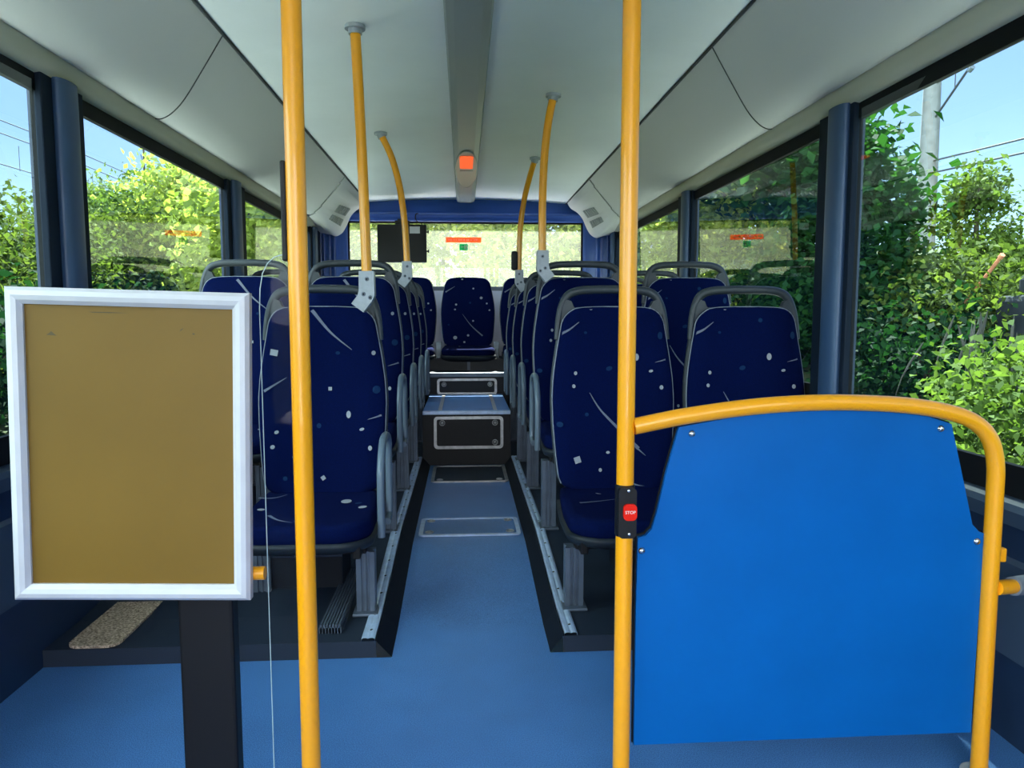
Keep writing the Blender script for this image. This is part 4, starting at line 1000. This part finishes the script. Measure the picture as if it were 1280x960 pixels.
# dark concrete wall, orange pipe
b = MB(); b.box(0, 1.4, -2.0, .1, -.3, 1.12, bev=.06); b.box(.08, 1.3, -1.9, -.1, 1.08, 1.32, bev=.05)
tag(b.build('concrete_block', M['darkwall'], None, (5.35, 7.1, ground_z(5.4, 6.9))), 'dark concrete block half hidden by shrubs below the ivy stump', 'block')
b = MB(); b.tube([(0, .25, -.23), (.0, -.33, .30)], .018, 12); b.tube([(.0, -.32, .291), (.0, -.35, .318)], .026, 12)
tag(b.build('pipe', M['pinkpipe'], None, (5.32, 7.42, 1.27)), 'faded orange pipe leaning out of the shrubs by the dark block', 'pipe')
# railway mast and catenary
ms = thing('catenary_mast', 'grey concrete railway mast with a cantilever arm against the sky', 'mast', (12, 18.82, ground_z(12, 18.8)))
b = MB(); b.tube([(0, 0, 0), (0, 0, 7.4)], [.26, .17], 8); b.build('mast', M['concrete'], ms)
b = MB(); b.tube([(0, -.2, 3.45), (0, -1.5, 4.35), (0, -2.8, 4.75)], .028, 8); b.tube([(0, -.2, 4.3), (0, -3.2, 4.35)], .022, 8); b.tube([(0, -.9, 4.3), (0, -.9, 3.95)], .014, 6); b.build('cantilever', M['steel'], ms)
for k in range(3):
    b = MB(); b.tube([(0, -1.4 - k * .5, 4.20 + k * .16), (0, -1.52 - k * .5, 4.26 + k * .17)], .06, 10); b.build('insulator', M['greytrim'], ms)
s2 = thing('signal_post', 'slim grey post standing beside the concrete mast', 'post', (14, 22.75, ground_z(14, 22.7)))
b = MB(); b.tube([(0, 0, 0), (0, 0, 5.21 - ground_z(14, 22.7))], .085, 8); b.build('post', M['concrete'], s2)
b = MB(); b.tube([(0, 0, 5.15 - ground_z(14, 22.7)), (0, 0, 5.25 - ground_z(14, 22.7))], .11, 8); b.build('cap', M['steel'], s2)
for nm, x, zs_, lab in ((0, 12, (4.92, 5.02), 'upper railway wire beside the concrete mast'), (1, 12, (4.62, 4.72), 'lower railway wire beside the concrete mast')):
    b = MB(); b.tube([(x, -20, zs_[0] - .2), (x, 10, zs_[0] - .45), (x, 18.8, zs_[0]), (x, 40, zs_[1] - .2), (x, 60, zs_[1])], .022, 6)
    tag(b.build('overhead_wire', M['steel'], None), lab, 'wire', 'overhead wires by the concrete mast')
for k, (z, lab) in enumerate(((8.6, 'uppermost overhead wire in the sky above the gold board'), (8.1, 'second overhead wire in the sky above the gold board'), (6.9, 'lowest overhead wire just above the shrub tops'))):
    b = MB(); b.tube([(-18, -20, z), (-18, 20, z - .25), (-18, 34, z), (-18, 60, z - .25), (-18, 100, z)], .022, 6)
    if k == 1: 
        for y in (24, 32, 38, 44): b.tube([(-18, y, z - .3), (-18, y, z - 1.3)], .012, 5)
    tag(b.build('overhead_wire', M['steel'], None), lab, 'wire', 'overhead wires above the gold board')
# a bare twiggy mast among the shrubs
b = MB(); b.tube([(0, 0, 0), (.02, .05, 1.4), (-.05, .1, 2.6), (0, .1, 4.2)], [.05, .04, .025, .01], 6)
for k in range(9):
    z = 1.8 + k * .26; a = k * 2.4; b.tube([(0, .1, z), (.35 * math.cos(a), .1 + .35 * math.sin(a), z + .42)], .009, 5)
tag(b.build('bare_tree', M['barkdark'], None, (-7.6, 18.6, ground_z(-7.6, 18.6))), 'thin bare tree poking above the shrubs over the gold board', 'tree')

# ------------------------------------------------------------------ light
w = bpy.data.worlds.new('sky'); scene.world = w; w.use_nodes = True
N, Lk = w.node_tree.nodes, w.node_tree.links
SKY, FILL_CLOUD = 0.112, 3.8
sky = N.new('ShaderNodeTexSky'); sky.sky_type = 'NISHITA'; sky.sun_disc = False
SUN_EL, SUN_AZ = math.radians(55), math.radians(9)     # azimuth from +Y towards +X
sky.sun_elevation = SUN_EL; sky.sun_rotation = SUN_AZ; sky.air_density = 1.0; sky.dust_density = 0.4; sky.ozone_density = 1.5
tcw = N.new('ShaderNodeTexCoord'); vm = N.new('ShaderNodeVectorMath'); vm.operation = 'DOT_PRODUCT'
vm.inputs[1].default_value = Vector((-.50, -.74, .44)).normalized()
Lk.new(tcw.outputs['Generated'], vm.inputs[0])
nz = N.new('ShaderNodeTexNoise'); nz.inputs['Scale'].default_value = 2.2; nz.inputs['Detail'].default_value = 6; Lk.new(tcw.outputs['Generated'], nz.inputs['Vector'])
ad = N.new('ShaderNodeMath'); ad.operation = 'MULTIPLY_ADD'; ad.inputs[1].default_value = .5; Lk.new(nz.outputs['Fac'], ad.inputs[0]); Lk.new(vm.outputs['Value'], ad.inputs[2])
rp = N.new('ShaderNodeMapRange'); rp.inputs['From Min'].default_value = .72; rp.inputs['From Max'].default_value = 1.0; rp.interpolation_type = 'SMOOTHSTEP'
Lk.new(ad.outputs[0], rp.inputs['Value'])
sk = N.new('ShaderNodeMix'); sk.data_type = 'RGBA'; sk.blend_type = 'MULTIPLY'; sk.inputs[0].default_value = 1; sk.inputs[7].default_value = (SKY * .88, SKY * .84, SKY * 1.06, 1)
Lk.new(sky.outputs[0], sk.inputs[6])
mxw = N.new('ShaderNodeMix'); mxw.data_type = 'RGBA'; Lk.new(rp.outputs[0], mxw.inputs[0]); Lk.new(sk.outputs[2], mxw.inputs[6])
mxw.inputs[7].default_value = (FILL_CLOUD, FILL_CLOUD * 1.02, FILL_CLOUD * 1.06, 1)      # unseen bright cloud, added to light the cabin through the front
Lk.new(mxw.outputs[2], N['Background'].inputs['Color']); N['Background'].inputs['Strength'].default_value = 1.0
sl = bpy.data.lights.new('sun', 'SUN'); sl.energy = 17.0; sl.angle = math.radians(.6); sl.color = (1.0, .95, .86)
so = link('sun', sl, None, (0, 0, 20))
d = Vector((math.sin(SUN_AZ) * math.cos(SUN_EL), math.cos(SUN_AZ) * math.cos(SUN_EL), math.sin(SUN_EL)))
so.rotation_euler = d.to_track_quat('Z', 'Y').to_euler()

# ------------------------------------------------------------------ camera
F = 924.0
cam = bpy.data.cameras.new('camera'); cam.sensor_width = 36; cam.lens = 36 * F / 1280; cam.clip_start = .02; cam.clip_end = 300
co = link('camera', cam, None, (0, 0, 1.0))
th = math.atan(87 / F); ph = math.atan(60 / F * math.cos(th))
co.rotation_euler = (PI / 2 - th, 0, -ph)
scene.camera = co
scene.view_settings.view_transform = 'Standard'; scene.view_settings.look = 'None'; scene.view_settings.gamma = 1
scene.view_settings.use_curve_mapping = False; scene.view_settings.exposure = 1.15
scene.cycles.max_bounces = 12; scene.cycles.transparent_max_bounces = 24; scene.cycles.use_denoising = True
scene.cycles.caustics_reflective = False; scene.cycles.caustics_refractive = False; scene.cycles.sample_clamp_indirect = 8
